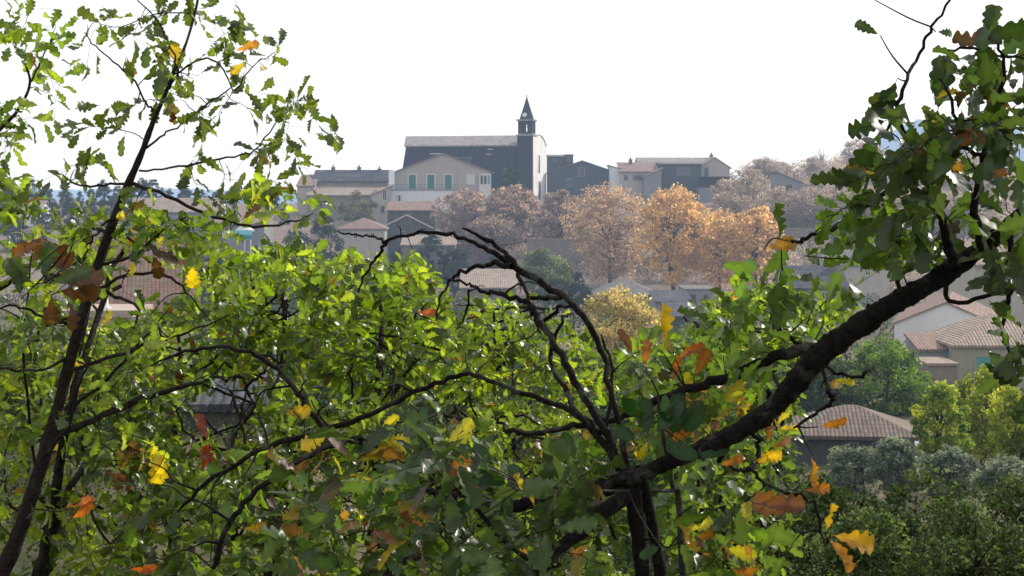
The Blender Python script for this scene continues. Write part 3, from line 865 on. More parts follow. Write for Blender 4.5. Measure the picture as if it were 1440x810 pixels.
# houses seen through the leaves at the west side
def brown_house():
    h = house("near house with a steep dark brown tiled roof among the oak leaves", 128, 272, 444, 480, 62, 8, 'shed', 2.6, M['cream'], M['brownX'], 12, [(180, 452, 470, 14)], over=0.4)
    return h
brown_house()
def terrace():
    p = at(150, 432, 57)
    t = empty("roof_terrace", p, "pinkish concrete roof terrace in front of the brown roof", "terrace")
    m = MB(); m.box(-1.6, 1.3, -1.6, 1.6, -0.25, 0.0); m.build("slab", M['concrete'], t)
    m = MB(); m.box(-1.45, 1.15, -1.45, 1.5, -7, -0.253); m.build("wall", M['cream'], t)
    b = at(147, 424, 56.5)
    f = empty("flue_pipe", b, "bent white flue pipe standing on the pinkish roof terrace", "pipe")
    g = Geo()
    v, q = tube(*catmull([(0.05, 0, -0.25), (0.05, 0, 0.05), (0.0, 0, 0.16), (-0.15, 0, 0.2), (-0.45, 0, 0.2)], [.085, .085, .085, .085, .085], 5), 10)
    g.add(v, q); g.build("pipe", [M['white_plastic']], f)
    k = MB(); k.box(-0.1, 0.2, -.15, .15, -.27, -.2); k.build("base_plate", M['white_plastic'], f)
terrace()
house("long pale grey building with a low roof behind two small cypresses", 186, 312, 298, 318, 250, 9, 'ridge_across', 2.0, M['greywall'], M['tanX'], 6, [(230, 303, 312, 5), (262, 303, 312, 5), (290, 303, 312, 5)])
house("pale house with tiny pink gable under the slender oak's side branch", 296, 372, 316, 365, 225, 8, 'shed', 1.0, M['greywall'], M['redX'], 0, [(310, 322, 334, 6), (360, 345, 356, 6, 'dark')])
house("white and blue house far off at the valley's edge", 22, 56, 296, 316, 284, 8, 'ridge_across', 1.6, M['white'], M['tanX'], 0, [(32, 305, 314, 4, 'dark'), (46, 305, 314, 4, 'dark')])
def awning():
    p = at(336, 340, 215)
    t = empty("awning", p, "turquoise awning stretched over a terrace in front of the pale house", "awning")
    m = MB(); m.prism([(-1.4, 0.9), (0.0, 1.5), (0.0, 1.58), (-1.4, 0.98)], -1.9, 1.9, 'X'); m.build("canvas", M['aqua'], t)
    m = MB(); m.box(-1.9, 1.9, -1.43, -1.4, 0.35, 0.97); m.build("valance", M['aqua'], t)
    for sx in (-1.8, 1.8):
        m = MB(); m.box(sx - .05, sx + .05, -1.38, -1.3, -2, 0.9); m.build("post", M['white_plastic'], t)
    p = at(344, 330, 219)
    u = empty("parasol", p, "round pale parasol open behind the turquoise awning", "parasol")
    m = MB(); m.lathe([(1.35, 0.5), (1.3, 0.62), (0.7, 1.15), (0.05, 1.4)], 0, 0, 12); m.build("canopy", M['pale_canvas'], u)
    m = MB(); m.box(-.04, .04, -.04, .04, -3.5, 0.6); m.build("pole", M['white_plastic'], u)
awning()
house("weathered dark grey shed below the slope seen through a leaf gap", 252, 372, 575, 640, 36, 4, 'shed', 0.55, M['darkstone'], M['slateX'], 5, [(300, 605, 630, 26, 'door')], over=0.2)

# terrace walls on the village slope
def garden_wall(label, px0, px1, py_t, py_b, Y, mat, yaw=0):
    s = Y / F
    b = at((px0 + px1) / 2, py_b, Y); w = (px1 - px0) * s; h = (py_b - py_t) * s
    g = empty("garden_wall", b, label, "wall", "stone terrace walls on the village slope", R(yaw))
    m = MB(); m.box(-w / 2, w / 2, 0, 0.6, -3, h); m.build("masonry", mat, g)
    m = MB(); m.box(-w / 2 - .05, w / 2 + .05, -.06, .66, h + .003, h + .14); m.build("coping", M['tanX'], g)
garden_wall("tan terrace wall beside the round green tree", 742, 832, 337, 350, 252, M['stone'])
garden_wall("long pale terrace wall below the brown planes", 628, 760, 305, 316, 270, M['stone'], 5)
garden_wall("rough terrace wall under the grey hall and the church facade", 764, 862, 276, 290, 300, M['stone'])
garden_wall("low tan wall behind the golden plane trunks", 860, 1010, 362, 380, 250, M['stone'])
garden_wall("sunlit tan wall on the slope under the hillside house", 1060, 1190, 322, 345, 270, M['stone'], -4)

# garden chair
def chair():
    p = at(1298, 642, 78); s = 78 / F
    c = empty("garden_chair", p, "white plastic garden chair between the two olive trees", "chair", None, R(25))
    m = MB(); m.box(-.3, .3, -.3, .28, .40, .45); m.build("seat", M['white_plastic'], c, bevel=.02)
    m = MB(); m.prism([(.26, .45), (.31, .45), (.43, .98), (.38, 1.0)], -.3, .3, 'X'); m.build("backrest", M['white_plastic'], c, bevel=.02)
    for sx in (-1, 1):
        m = MB(); m.box(sx * .32 - .03, sx * .32 + .03, -.28, .3, .62, .66); m.build("armrest", M['white_plastic'], c, bevel=.01)
        for y in (-.26, .24):
            m = MB(); m.box(sx * .29 - .025, sx * .29 + .025, y - .025, y + .025, -1.5, .4); m.build("leg", M['white_plastic'], c)
chair()

# ------------------------------------------------------------------ distant and middle trees
GOLD = [(0.44, 0.29, 0.165), (0.63, 0.42, 0.215), (0.78, 0.53, 0.25), (0.92, 0.65, 0.26)]
BROWN = [(0.22, 0.165, 0.14), (0.34, 0.255, 0.21), (0.42, 0.32, 0.26)]
BARE = [(0.28, 0.22, 0.175), (0.40, 0.32, 0.25), (0.50, 0.41, 0.32)]
DARKG = [(0.010, 0.022, 0.018), (0.02, 0.04, 0.03), (0.035, 0.06, 0.035)]
MIDG = [(0.02, 0.045, 0.016), (0.05, 0.10, 0.03), (0.10, 0.17, 0.045)]
OLIVE = [(0.09, 0.125, 0.11), (0.18, 0.235, 0.205), (0.30, 0.355, 0.31)]
YELG = [(0.11, 0.16, 0.02), (0.26, 0.33, 0.035), (0.44, 0.48, 0.06)]
LIME = [(0.04, 0.09, 0.02), (0.12, 0.21, 0.04), (0.24, 0.36, 0.06)]
SHRUB = [(0.018, 0.032, 0.014), (0.052, 0.085, 0.034), (0.14, 0.205, 0.075)]

G = "golden plane trees along the valley floor"
def plane(px, b, t, Y, rx, lab, seed, cols=GOLD, n=9000, **k):
    tree("plane_tree", lab, "tree", px, b, t, Y, rx, cols, n, k.pop('leaf', 0.44), seed, k.pop('group', G), k.pop('prof', P_PLANE), k.pop('crown_from', 0.14), 260, 0.15, 0.018, 30, 0.2, mat=M['dryleaf'], **k)
DULL = [(0.38, 0.27, 0.19), (0.52, 0.375, 0.25), (0.64, 0.47, 0.29)]
plane(858, 418, 252, 238, 66, "dull brown gold plane tree, broadest of the row, next to the round green tree", 11, DULL, 10500)
plane(948, 424, 256, 226, 60, "tallest golden plane tree with bright yellow top and dark forked trunk", 12, GOLD, 11000)
plane(1012, 422, 290, 229, 52, "amber plane tree with a low crown behind the pale concrete block", 13, GOLD, 9000)
plane(1062, 420, 284, 224, 46, "orange gold plane tree at the row's end touching dark oak leaves", 14, GOLD, 8500)
plane(790, 400, 262, 258, 40, "thin brown plane tree between the church facade and the golden row", 15, BROWN, 6000, group="brown planes below the church", leaf=0.5)
plane(722, 355, 254, 266, 46, "russet plane tree just below the white church facade", 16, [(0.24, 0.175, 0.145), (0.37, 0.275, 0.225), (0.58, 0.43, 0.33)], 6200, group="brown planes below the church", leaf=0.5)
plane(660, 352, 262, 264, 50, "rusty brown plane tree covering the end of the beige house terrace", 17, [(0.26, 0.195, 0.165), (0.38, 0.29, 0.24), (0.58, 0.44, 0.35)], 6500, group="brown planes below the church", leaf=0.5)
plane(690, 372, 300, 256, 44, "low bare brown plane tree above the round green tree", 18, BROWN, 5500, group="brown planes below the church", leaf=0.45)

HB = "bare brown trees on the hillside"
for i, (px, b, t, Y, rx, lab) in enumerate([
    (1050, 300, 232, 300, 34, "bare beige tree next to the dark wooden loggia"),
    (1092, 330, 246, 290, 34, "bare tan tree hiding the foot of the grey hillside house"),
    (1140, 330, 222, 310, 44, "broad leafless tree beside the grey hillside house"),
    (1185, 320, 214, 320, 42, "pale brown leafless tree under the hill's shoulder"),
    (1150, 380, 268, 272, 40, "low sandy brown tree directly above the charcoal roof"),
    (1225, 330, 232, 300, 38, "brown tree glimpsed through the oak's upper twigs"),
    (1090, 255, 224, 360, 30, "greyish treetop on the skyline close to a chimney"),
    (1155, 232, 186, 390, 16, "thin wispy tree standing up against the white sky"),
    (1270, 330, 240, 300, 40, "dim brown tree beyond the orange oak leaf"),
    (1340, 350, 260, 280, 44, "reddish brown tree behind the oak's dense twigs"),
    (1030, 330, 256, 292, 28, "bare brown tree rising behind the amber plane")]):
    hgt = b - t; Y = hit(px, min(b, 330), 200) ; b = min(b, 330); t = b - min(hgt, 70 if i != 7 else 26)
    tree("bare_tree", lab, "tree", px, b, t, Y, rx, BARE, 4200 if i != 7 else 260, 0.36, 30 + i, HB, P_PLANE, 0.1, 110, 0.22, 0.016, 30, 0.25, M['dryleaf'])

tree("round_pine", "round pale green pine alone below the brown planes", "tree", 766, 420, 346, 212, 38, [(0.09, 0.11, 0.06), (0.17, 0.20, 0.10), (0.25, 0.28, 0.14)], 7500, 0.4, 51, None, P_ROUND, 0.0, 70, 0.24)
tree("fir_tree", "dark green shrubby tree in the church's shade by the bay window", "tree", 720, 292, 232, 298, 24, DARKG + [(0.06, 0.09, 0.04)], 3500, 0.4, 52, None, P_ROUND, 0.0, 50, 0.25)
tree("olive_tree", "pale grey olive tree before the long stone building", "tree", 503, 325, 268, 278, 30, [(0.09, 0.085, 0.05), (0.17, 0.16, 0.10), (0.24, 0.22, 0.14)], 4500, 0.4, 53, None, P_ROUND, 0.0, 60, 0.24)
DK = "dark blue green trees under the village"
for i, (px, b, t, Y, rx, lab) in enumerate([
    (455, 400, 296, 235, 30, "dark blue green pine left of the pale pink tiled roof"),
    (418, 410, 310, 240, 28, "dark pine behind the slender oak's outermost leaves"),
    (610, 390, 322, 246, 26, "dark evergreen beside the gabled barn"),
    (640, 410, 340, 235, 34, "wide dark evergreen behind the bare arching branches"),
    (700, 410, 350, 232, 30, "shadowy evergreen close to the round pale pine"),
    (560, 420, 352, 226, 38, "dusky evergreen under the tiny tan roof"),
    (380, 420, 330, 215, 34, "dark evergreen next to the turquoise awning"),
    (300, 440, 345, 190, 40, "blue green evergreen below the pale house"),
    (800, 440, 372, 215, 36, "dim green tree at the foot of the dull brown plane")]):
    lab = lab.replace("pine left of", "pine beside")
    tree("evergreen_tree", lab, "tree", px, b, t, Y, rx, DARKG, 3600, 0.42, 60 + i, DK, P_EGG, 0.0, 60, 0.24, 0.014, 8)
for i, (px, b, t, lab) in enumerate([(203, 318, 277, "taller of two dark cypresses before the pale grey building"), (212, 318, 288, "shorter of two dark cypresses before the pale grey building"), (56, 316, 290, "lone dark cypress beside the white and blue house")]):
    tree("cypress_tree", lab, "tree", px, b, t, 244 if i < 2 else 282, 5.5 if i < 2 else 6, DARKG, 1600, 0.3, 80 + i, "dark cypresses in the village", P_COL, 0.0, 50, 0.3, 0.012, 3, 0.1)
tree("yellow_tree", "cream and yellow autumn tree by the low valley roofs", "tree", 872, 520, 402, 118, 66, [(0.30, 0.27, 0.11), (0.58, 0.47, 0.19), (0.74, 0.57, 0.32)], 11000, 0.27, 90, None, P_ROUND, 0.0, 120, 0.2)
tree("green_tree", "fresh green tree above the hipped tile shed", "tree", 1245, 610, 462, 94, 74, LIME, 15000, 0.21, 91, None, P_EGG, 0.0, 140, 0.2)
tree("yellow_shrub", "yellow green bush in front of the turquoise shutter", "shrub", 1380, 640, 508, 68, 66, YELG, 9500, 0.17, 92, "yellow green bushes by the white house", P_EGG, 0.0, 120, 0.2)
tree("yellow_shrub", "bright lime bush beside the brick coloured terrace", "shrub", 1322, 650, 528, 64, 46, LIME[1:] + YELG[1:], 8000, 0.16, 93, "yellow green bushes by the white house", P_EGG, 0.0, 100, 0.2)
tree("yellow_shrub", "golden tipped bush reaching the picture's edge below the olive house", "shrub", 1440, 660, 535, 60, 60, YELG, 8000, 0.16, 94, "yellow green bushes by the white house", P_ROUND, 0.0, 100, 0.2)
for i, (px, b, t, Y, rx, lab) in enumerate([(1200, 700, 622, 62, 44, "silvery olive tree in front of the hipped tile shed"), (1262, 700, 612, 60, 40, "silvery olive tree close to the white garden chair"), (1335, 705, 622, 58, 42, "rounded blue grey olive tree below the lime bush"), (1420, 700, 640, 50, 50, "pale olive tree under the golden tipped bush")]):
    tree("olive_tree", lab, "tree", px, b, t, Y, rx, OLIVE, 8000, 0.13, 100 + i, "silvery olive trees near the tile shed", P_ROUND, 0.0, 110, 0.22, 0.02, 8)
SG = "dark scrub bushes on the slope"
for i, (px, b, t, Y, rx, lab) in enumerate([
    (1160, 900, 655, 25, 130, "dark thicket bush behind the hanging orange leaves"),
    (1290, 900, 648, 24, 140, "broad dark bush with a lighter top below the olives"),
    (1420, 900, 652, 25, 130, "dense dark bush at the picture's lower corner"),
    (1080, 900, 610, 34, 120, "grey green bush under the oak limb"),
    (1370, 900, 700, 18, 150, "nearest shadowed bush below the olive trees"),
    (1220, 900, 710, 19, 130, "shadowed bush beneath the two golden oak leaves"),
    (960, 900, 590, 36, 120, "dim bush behind the oak's stems"),
    (800, 900, 560, 40, 150, "dim bush under the yellow tree"),
    (620, 900, 520, 44, 150, "dark hollow bush behind the bare arch"),
    (440, 900, 530, 42, 150, "dark bush next to the weathered grey shed"),
    (160, 900, 520, 40, 150, "dark bush below the pinkish terrace"),
    (20, 900, 480, 46, 150, "dark bush at the foot of the slender oak"),
    (500, 900, 430, 90, 110, "tall grey green thicket below the village"),
    (360, 900, 440, 95, 110, "tall thicket between brown roof and evergreens"),
    (700, 900, 440, 92, 120, "tall green thicket before the sandy tile roof"),
    (1000, 900, 470, 100, 110, "tall green thicket before the brown shed"),
    (1120, 900, 480, 96, 110, "tall green thicket under the pale yellow house")]):
    dim = SHRUB if Y < 60 else MIDG
    gp = at(px, 500, Y); b = min(b, 270 + (EYE - float(gz(gp[0], Y))) / Y * F)
    tree("scrub_bush", lab, "shrub", px, b, t, Y, rx, dim if i % 3 else dim[:2] + MIDG[1:2], 13000 if Y < 30 else 11000, 0.08 * (Y / 24) ** 0.9 if Y < 60 else 0.30, 120 + i, SG, P_DOME, 0.0, 130, 0.2, 0.012, 12)

# far wood on the left ridge: nobody could count it
def wood(label, px0, px1, Y0, Y1, n, leaf, cols, seed, nclump=160, rad=(0.8, 2.2), mat='dryleaf'):
    rng = np.random.default_rng(seed)
    C = []
    for _ in range(nclump):
        Yk = rng.uniform(Y0, Y1); r = rng.uniform(*rad)
        x = (rng.uniform(px0, px1) - 720) / F * Yk
        C.append((x, Yk, float(gz(x, Yk)) + r * rng.uniform(0.2, 0.9), r))
    C = np.array(C)
    pr = C[:, 3] ** 2; ci = rng.choice(len(C), n, p=pr / pr.sum())
    off = rng.normal(0, 1, (n, 3)); off /= np.linalg.norm(off, axis=1)[:, None]
    off *= (rng.uniform(0, 1, n) ** .4)[:, None]
    pos = C[ci, :3] + off * C[ci, 3][:, None]
    v, q = leaf_quads(pos, rng, leaf)
    cols = np.array(cols)
    tint = cols[rng.integers(0, len(cols), len(C))][ci] * rng.uniform(.6, 1.35, (n, 1))
    o = np_mesh("wood", v, q, [M[mat]], None, np.repeat(tint, 4, 0), smooth=False)
    tagit(o, label, "woodland", None, "stuff")
wood("far dark wood along the low ridge", -250, 440, 400, 560, 16000, 0.9, [(0.02, 0.045, 0.05), (0.03, 0.06, 0.06), (0.045, 0.075, 0.065)], 200, 160, (2.0, 4.0), 'farleaf')
wood("brown leafless wood on the hill's shoulder", 1020, 1500, 318, 410, 42000, 0.42, BARE, 201, 420, (1.0, 2.4))
wood("sandy scrub below the hillside house", 1000, 1500, 236, 310, 42000, 0.38, BARE, 204, 420, (0.8, 2.0))
wood("faded scrub between the terrace walls", 590, 1000, 240, 288, 36000, 0.38, BROWN, 203, 330, (0.7, 1.8))
wood("dark scrub under the western houses", 100, 600, 170, 262, 26000, 0.42, DARKG + [(0.05, 0.06, 0.03)], 205, 200, (0.9, 2.2), 'farleaf')
wood("rough green scrub on the valley floor", 0, 1300, 90, 215, 42000, 0.34, MIDG + DARKG + [(0.10, 0.085, 0.05)], 206, 420, (0.7, 1.9), 'farleaf')

wood("low green scrub on the near slope", -60, 1180, 9, 58, 60000, 0.10, SHRUB + MIDG, 207, 700, (0.3, 0.8), 'farleaf')

def copy_tree(o, parent=None):
    c = o.copy(); COL.objects.link(c); c.parent = parent
    for ch in [x for x in bpy.data.objects if x.parent == o]:
        d = ch.copy(); COL.objects.link(d); d.parent = c
    return c

# bare trees thick on the hillside, standing on the ground
def scatter(src, spots, label, group, hs, rng):
    h0 = max(v.co.z for v in src.children[-1].data.vertices)
    for px, py, hp in spots:
        Y = hit(px, py, 200)
        p = at(px, py, Y); k = hp * Y / F / h0
        c = copy_tree(src); c.location = (p[0], Y, float(gz(p[0], Y)) - 0.05)
        c.scale = (k * rng.uniform(.85, 1.25),) * 2 + (k,); c.rotation_euler = (0, 0, rng.uniform(0, 6.28))
        c["label"] = label; c["group"] = group
srng = np.random.default_rng(77)
bare = [o for o in bpy.data.objects if o.name.startswith("bare_tree") and o.type == 'EMPTY']
spots = [(srng.uniform(1015, 1420), 0, srng.uniform(24, 46)) for _ in range(46)]
spots = [(a, np.interp(a, [1010, 1060, 1130, 1200, 1300, 1420], [262, 258, 250, 242, 236, 236]) + srng.uniform(0, 1) ** 1.3 * 100, h) for a, _, h in spots]
spots = [p for p in spots if not (1078 < p[0] < 1140 and p[1] < 325)]
for k in range(6):
    scatter(bare[k], spots[k::6], "bare beige tree in the thick brown woodland covering the hillside", "leafless trees crowding the hillside", 1, srng)
# skyline evergreens to the west
ever = [o for o in bpy.data.objects if o.name.startswith("evergreen_tree") and o.type == 'EMPTY']
spots = [(a, b, h) for a, b, h in [(-20, 296, 40), (2, 300, 36), (20, 298, 38), (45, 297, 42), (66, 296, 34), (92, 296, 28), (112, 297, 26), (128, 295, 30), (146, 294, 36), (166, 293, 30), (184, 292, 34), (200, 291, 36), (216, 292, 38), (238, 292, 26), (262, 291, 26), (284, 291, 24), (305, 290, 22), (326, 290, 24),
    (5, 318, 40), (75, 322, 40), (100, 318, 36), (130, 326, 44), (160, 318, 40), (185, 322, 36), (330, 318, 30), (400, 316, 34), (385, 300, 26), (60, 345, 44), (110, 350, 40), (20, 350, 44), (150, 345, 44)]]
for k in range(3):
    scatter(ever[k], spots[k::3], "dark rounded evergreen on the western skyline behind the slender oak", "evergreens on the western skyline", 1, srng)
# thickets on the valley floor, nearly all behind the oak leaves
thick = [o for o in bpy.data.objects if o.name.startswith("scrub_bush") and o.type == 'EMPTY']
for k in range(60):
    src = thick[int(srng.integers(12, 17))]
    Y = srng.uniform(48, 175); x = (srng.uniform(-30, 1090) - 720) / F * Y
    if x < -5 and 40 < Y < 80: continue
    gg = float(gz(x, Y)); hs = max(v.co.z for v in src.children[-1].data.vertices)
    top = min(srng.uniform(2.5, 6.0), (EYE - (srng.uniform(478, 560) - 270) / F * Y) - gg)
    if top < 1.2: continue
    c = copy_tree(src); q = top / hs
    c.location = (x, Y, float(gz(x, Y)) - 0.2); c.scale = (q * 1.3, q * 1.3, q); c.rotation_euler = (0, 0, srng.uniform(0, 6.28))
    c["label"] = "dim green thicket on the valley floor, almost wholly behind oak leaves"; c["group"] = "thickets on the valley floor"

# ------------------------------------------------------------------ foreground oaks
def leaf_shape(rng, seg, lobes=5, kind='oak'):
    """one leaf, unit length along x, half width on both sides, as (verts, quads)"""
    t = np.linspace(0, 1, seg + 1)
    if kind == 'oak':
        prof = (t ** 0.95) * (1 - t) ** 0.45
        prof = prof / prof.max() * rng.uniform(0.20, 0.28)
        ph = rng.uniform(-0.06, 0.06)
        depth = rng.uniform(0.42, 0.62)
        lob = 1 - depth * (1 - np.abs(np.sin(np.pi * lobes * (t + ph))) ** rng.uniform(0.7, 1.0)) * np.clip(t * 5, 0, 1)
        lob2 = 1 - depth * rng.uniform(.8, 1.1) * (1 - np.abs(np.sin(np.pi * lobes * (t + ph + rng.uniform(.02, .07)))) ** 0.85) * np.clip(t * 5, 0, 1)
        w = [prof * lob * rng.uniform(0.9, 1.1), prof * lob2 * rng.uniform(0.9, 1.1)]
        tipx = rng.uniform(0.0, 0.045)
    else:
        prof = (t ** 0.5) * (1 - t) ** 0.45
        prof = prof / prof.max() * rng.uniform(0.21, 0.26)
        w = [prof, prof]; tipx = 0.0
    curl = rng.uniform(-0.15, 0.42); fold = rng.uniform(0.0, 0.65); wav = rng.uniform(0.01, 0.075)
    pet = 0.10
    zc = -curl * t ** 2
    mid = np.stack([pet + t * (1 - pet), np.zeros_like(t), zc], 1)
    sides = []
    for sgn, ww in zip((1, -1), w):
        fwd = tipx * (ww / 0.3)
        sides.append(np.stack([pet + t * (1 - pet) + fwd, sgn * ww, zc + fold * ww + wav * np.sin(t * 9 + rng.uniform(0, 6))], 1))
    V = np.vstack([mid, sides[0], sides[1]])
    n = seg + 1
    i = np.arange(seg)
    q = np.vstack([np.stack([i, i + 1, n + i + 1, n + i], 1), np.stack([i, 2 * n + i, 2 * n + i + 1, i + 1], 1)])
    # petiole
    b = len(V)
    V = np.vstack([V, [(0, -0.008, 0.0), (0, 0.008, 0.0), (pet + .03, 0.008, -.001), (pet + .03, -0.008, -.001)]])
    q = np.vstack([q, [(b, b + 3, b + 2, b + 1)]])
    return V, q

_lr = np.random.default_rng(99)
OAK_HI = [leaf_shape(_lr, 24, int(_lr.integers(4, 6))) for _ in range(14)]
OAK_LO = [leaf_shape(_lr, 12, 4) for _ in range(9)]
ROUND = [leaf_shape(_lr, 10, 0, 'round') for _ in range(4)]

def unit(a):
    return a / (np.linalg.norm(a, axis=-1, keepdims=True) + 1e-9)

def place_leaves(geo, base, direc, normal, size, tint, shapes, rng, m=0):
    base = np.asarray(base); d = unit(np.asarray(direc)); nrm = np.asarray(normal)
    nrm = unit(nrm - d * np.sum(nrm * d, 1)[:, None]); s = np.cross(nrm, d)
    size = np.asarray(size); tint = np.asarray(tint)
    vi = rng.integers(0, len(shapes), len(base))
    for k, (V, q) in enumerate(shapes):
        sel = np.where(vi == k)[0]
        if not len(sel): continue
        L = size[sel][:, None, None]
        wsc = rng.uniform(0.8, 1.15, (len(sel), 1, 1))
        P = base[sel][:, None, :] + L * (V[None, :, 0:1] * d[sel][:, None, :] + wsc * V[None, :, 1:2] * s[sel][:, None, :] + V[None, :, 2:3] * nrm[sel][:, None, :])
        nv = len(V)
        Q = q[None] + (np.arange(len(sel)) * nv)[:, None, None]
        nm = (nv - 4) // 3
        rib = np.concatenate([np.full(nm, 1.35), np.full(2 * nm, 0.88), np.full(4, 0.7)])
        geo.add(P.reshape(-1, 3), Q.reshape(-1, 4), np.repeat(tint[sel], nv, 0) * np.tile(rib, len(sel))[:, None], m)

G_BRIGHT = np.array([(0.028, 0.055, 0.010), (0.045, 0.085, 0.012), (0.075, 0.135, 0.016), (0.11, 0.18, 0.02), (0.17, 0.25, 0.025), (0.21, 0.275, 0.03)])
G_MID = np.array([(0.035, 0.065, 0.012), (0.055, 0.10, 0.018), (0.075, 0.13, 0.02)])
G_SHADE = np.array([(0.022, 0.042, 0.013), (0.032, 0.062, 0.016), (0.05, 0.09, 0.022)])  # darkened green, paints the shade over the old oak's leaves
AUT = np.array([(0.24, 0.09, 0.02), (0.15, 0.05, 0.02), (0.36, 0.24, 0.03), (0.10, 0.045, 0.025), (0.06, 0.03, 0.02), (0.40, 0.33, 0.03)])
SUNUP = unit(SUN + np.array([0, 0, 0.5]))

class Oak:
    """a leafy oak: hand-laid limbs, twigs grown from them to leaf sprays"""
    def __init__(s, name, label, root_xy, seed, bark, leafmat, group=None, cat="tree"):
        s.rng = np.random.default_rng(seed)
        x, y = root_xy
        s.base = np.array([x, y, float(gz(x, y)) - 0.05])
        s.root = empty(name, s.base, label, cat, group)
        s.bark = bark; s.leafmat = leafmat
        s.nodes = []; s.rad = []
        s.crown = Geo()
    def branch(s, pts, name="limb", sides=9, n=5, rough=0.05, wob=0.0):
        """pts: world points with radius [(p, r), ...]"""
        P = np.array([p for p, r in pts]); Rr = [r for p, r in pts]
        p, r = catmull(P, Rr, n)
        if wob: p[1:-1] += s.rng.normal(0, wob, (len(p) - 2, 3))
        # bark knots
        kn = np.convolve(s.rng.normal(0, 1, len(r) + 4), [.2, .3, .3, .2, 0], 'same')[2:-2]
        r = r * (1 + 0.11 * kn)
        r[-1] *= 0.5
        v, q = tube(p, r, sides, rough, s.rng)
        np_mesh(name, v - s.base, q, [s.bark], s.root)
        s.nodes.extend(p[1:]); s.rad.extend(r[1:])
    def px(s, pts, Y0, Y1=None, name="limb", slim=0.84, **k):
        k.setdefault('wob', 0.0022)
        """limb laid along picture points (px, py, r_px), its distance running from Y0 to Y1"""
        Y1 = Y0 if Y1 is None else Y1
        n = len(pts); out = []
        for i, (a, b, r) in enumerate(pts):
            Y = Y0 + (Y1 - Y0) * i / (n - 1) + (s.rng.normal(0, 0.03) if 0 < i < n - 1 else 0)
            out.append((at(a, b, Y), r * Y / F * slim))
        s.branch(out, name, **k)
    def spray(s, tips, nleaf=(4, 7), size=(0.06, 0.09), pal=G_MID, autumn=0.03, rnd=0.75, shapes=OAK_HI, grow=True, twig=0.0016, apal=AUT, bare=0.0, face=0.0, maxlen=None):
        """for each tip: a twig from the nearest wood and leaves round its end"""
        rng = s.rng
        B = []; D = []; Nn = []; S = []; T = []
        for tip in tips:
            tip = np.asarray(tip)
            A = np.array(s.nodes)
            j = int(np.argmin(np.sum((A - tip) ** 2, 1) + 0.3 * np.maximum(0, A[:, 2] - tip[2]) ** 2))
            st = A[j]; L = np.linalg.norm(tip - st)
            if maxlen and L > maxlen: continue
            m1 = st + (tip - st) * 0.4 + rng.normal(0, 0.07, 3) * L + np.array([0, 0, 0.06 * L])
            m2 = st + (tip - st) * 0.75 + rng.normal(0, 0.05, 3) * L
            r0 = min(s.rad[j] * 0.75, twig * (1.0 + 1.6 * L))
            p, r = catmull([st, m1, m2, tip], [r0, r0 * 0.75, r0 * .55, twig * .55], 3)
            v, q = tube(p, r, 5, 0.04, rng)
            s.crown.add(v, q, (0.05, 0.04, 0.03), 1)
            if grow:
                s.nodes.extend(p[2:]); s.rad.extend(r[2:])
            if rng.uniform() < bare: continue
            n = int(rng.integers(nleaf[0], nleaf[1] + 1))
            td = unit(p[-1] - p[-4])
            aut = rng.uniform() < autumn
            seg = max(0.06, min(0.5 * L, 0.2))
            basec = pal[rng.integers(len(pal))] * rng.uniform(0.8, 1.2)
            for k in range(n):
                f = (k / max(1, n - 1)) ** 0.8
                pos = p[-1] - td * seg * (1 - f)
                side = rng.normal(0, 1, 3); side -= td * side.dot(td); side = unit(side)
                out = td * rng.uniform(0.35, 1.0) + side * rng.uniform(0.5, 1.1) + np.array([0, 0, rng.uniform(-.35, .15)])
                nr = SUNUP * 0.8 + rng.normal(0, rnd, 3) + np.array([0, -face, 0])
                B.append(pos); D.append(out); Nn.append(nr); S.append(rng.uniform(*size))
                if aut or rng.uniform() < autumn * 0.5: T.append(apal[rng.integers(len(apal))] * rng.uniform(.7, 1.15))
                else: T.append(basec * rng.uniform(0.75, 1.25))
        if B: place_leaves(s.crown, np.array(B), np.array(D), np.array(Nn), np.array(S), np.array(T), shapes, rng)
    def leaf(s, a, b, ang, Lpx, Y, col, tilt=0.5, twig=True):
        """a single leaf seen at (a, b) = its base, pointing ang degrees (0 = right, 90 = up)"""
        rng = s.rng
        p = at(a, b, Y)
        d = np.array([math.cos(R(ang)), rng.normal(0, 0.25), math.sin(R(ang))])
        nr = np.array([rng.normal(0, tilt), -1.0, rng.normal(0.3, tilt)])
        if twig:
            A = np.array(s.nodes); j = int(np.argmin(np.sum((A - p) ** 2, 1)))
            st = A[j]; L = np.linalg.norm(p - st)
            if L > 0.01:
                q_, r_ = catmull([st, st + (p - st) * .5 + rng.normal(0, .06, 3) * L, p], [min(s.rad[j] * .7, 0.0018 * (1 + L)), 0.0014, 0.0009], 3)
                v, q = tube(q_, r_, 5); s.crown.add(v, q, (0.05, 0.04, 0.03), 1)
        place_leaves(s.crown, [p], [d], [nr], [Lpx * Y / F], [np.array(col) * rng.uniform(.9, 1.1)], OAK_HI, rng)
    def finish(s):
        s.crown.build("crown", [s.leafmat, s.bark], s.root, s.base)

def in_poly(x, y, poly):
    c = False; n = len(poly)
    for i in range(n):
        x0, y0 = poly[i]; x1, y1 = poly[i - 1]
        if (y0 > y) != (y1 > y) and x < (x1 - x0) * (y - y0) / (y1 - y0) + x0: c = not c
    return c

def tips_in(poly, n, Y0, Y1, rng, holes=(), key=None):
    out = []
    xs = [p[0] for p in poly]; ys_ = [p[1] for p in poly]
    while len(out) < n:
        a = rng.uniform(min(xs), max(xs)); b = rng.uniform(min(ys_), max(ys_))
        if not in_poly(a, b, poly): continue
        if any(((a - h[0]) / h[2]) ** 2 + ((b - h[1]) / h[3]) ** 2 < 1 for h in holes): continue
        out.append(at(a, b, rng.uniform(Y0, Y1)))
    return out

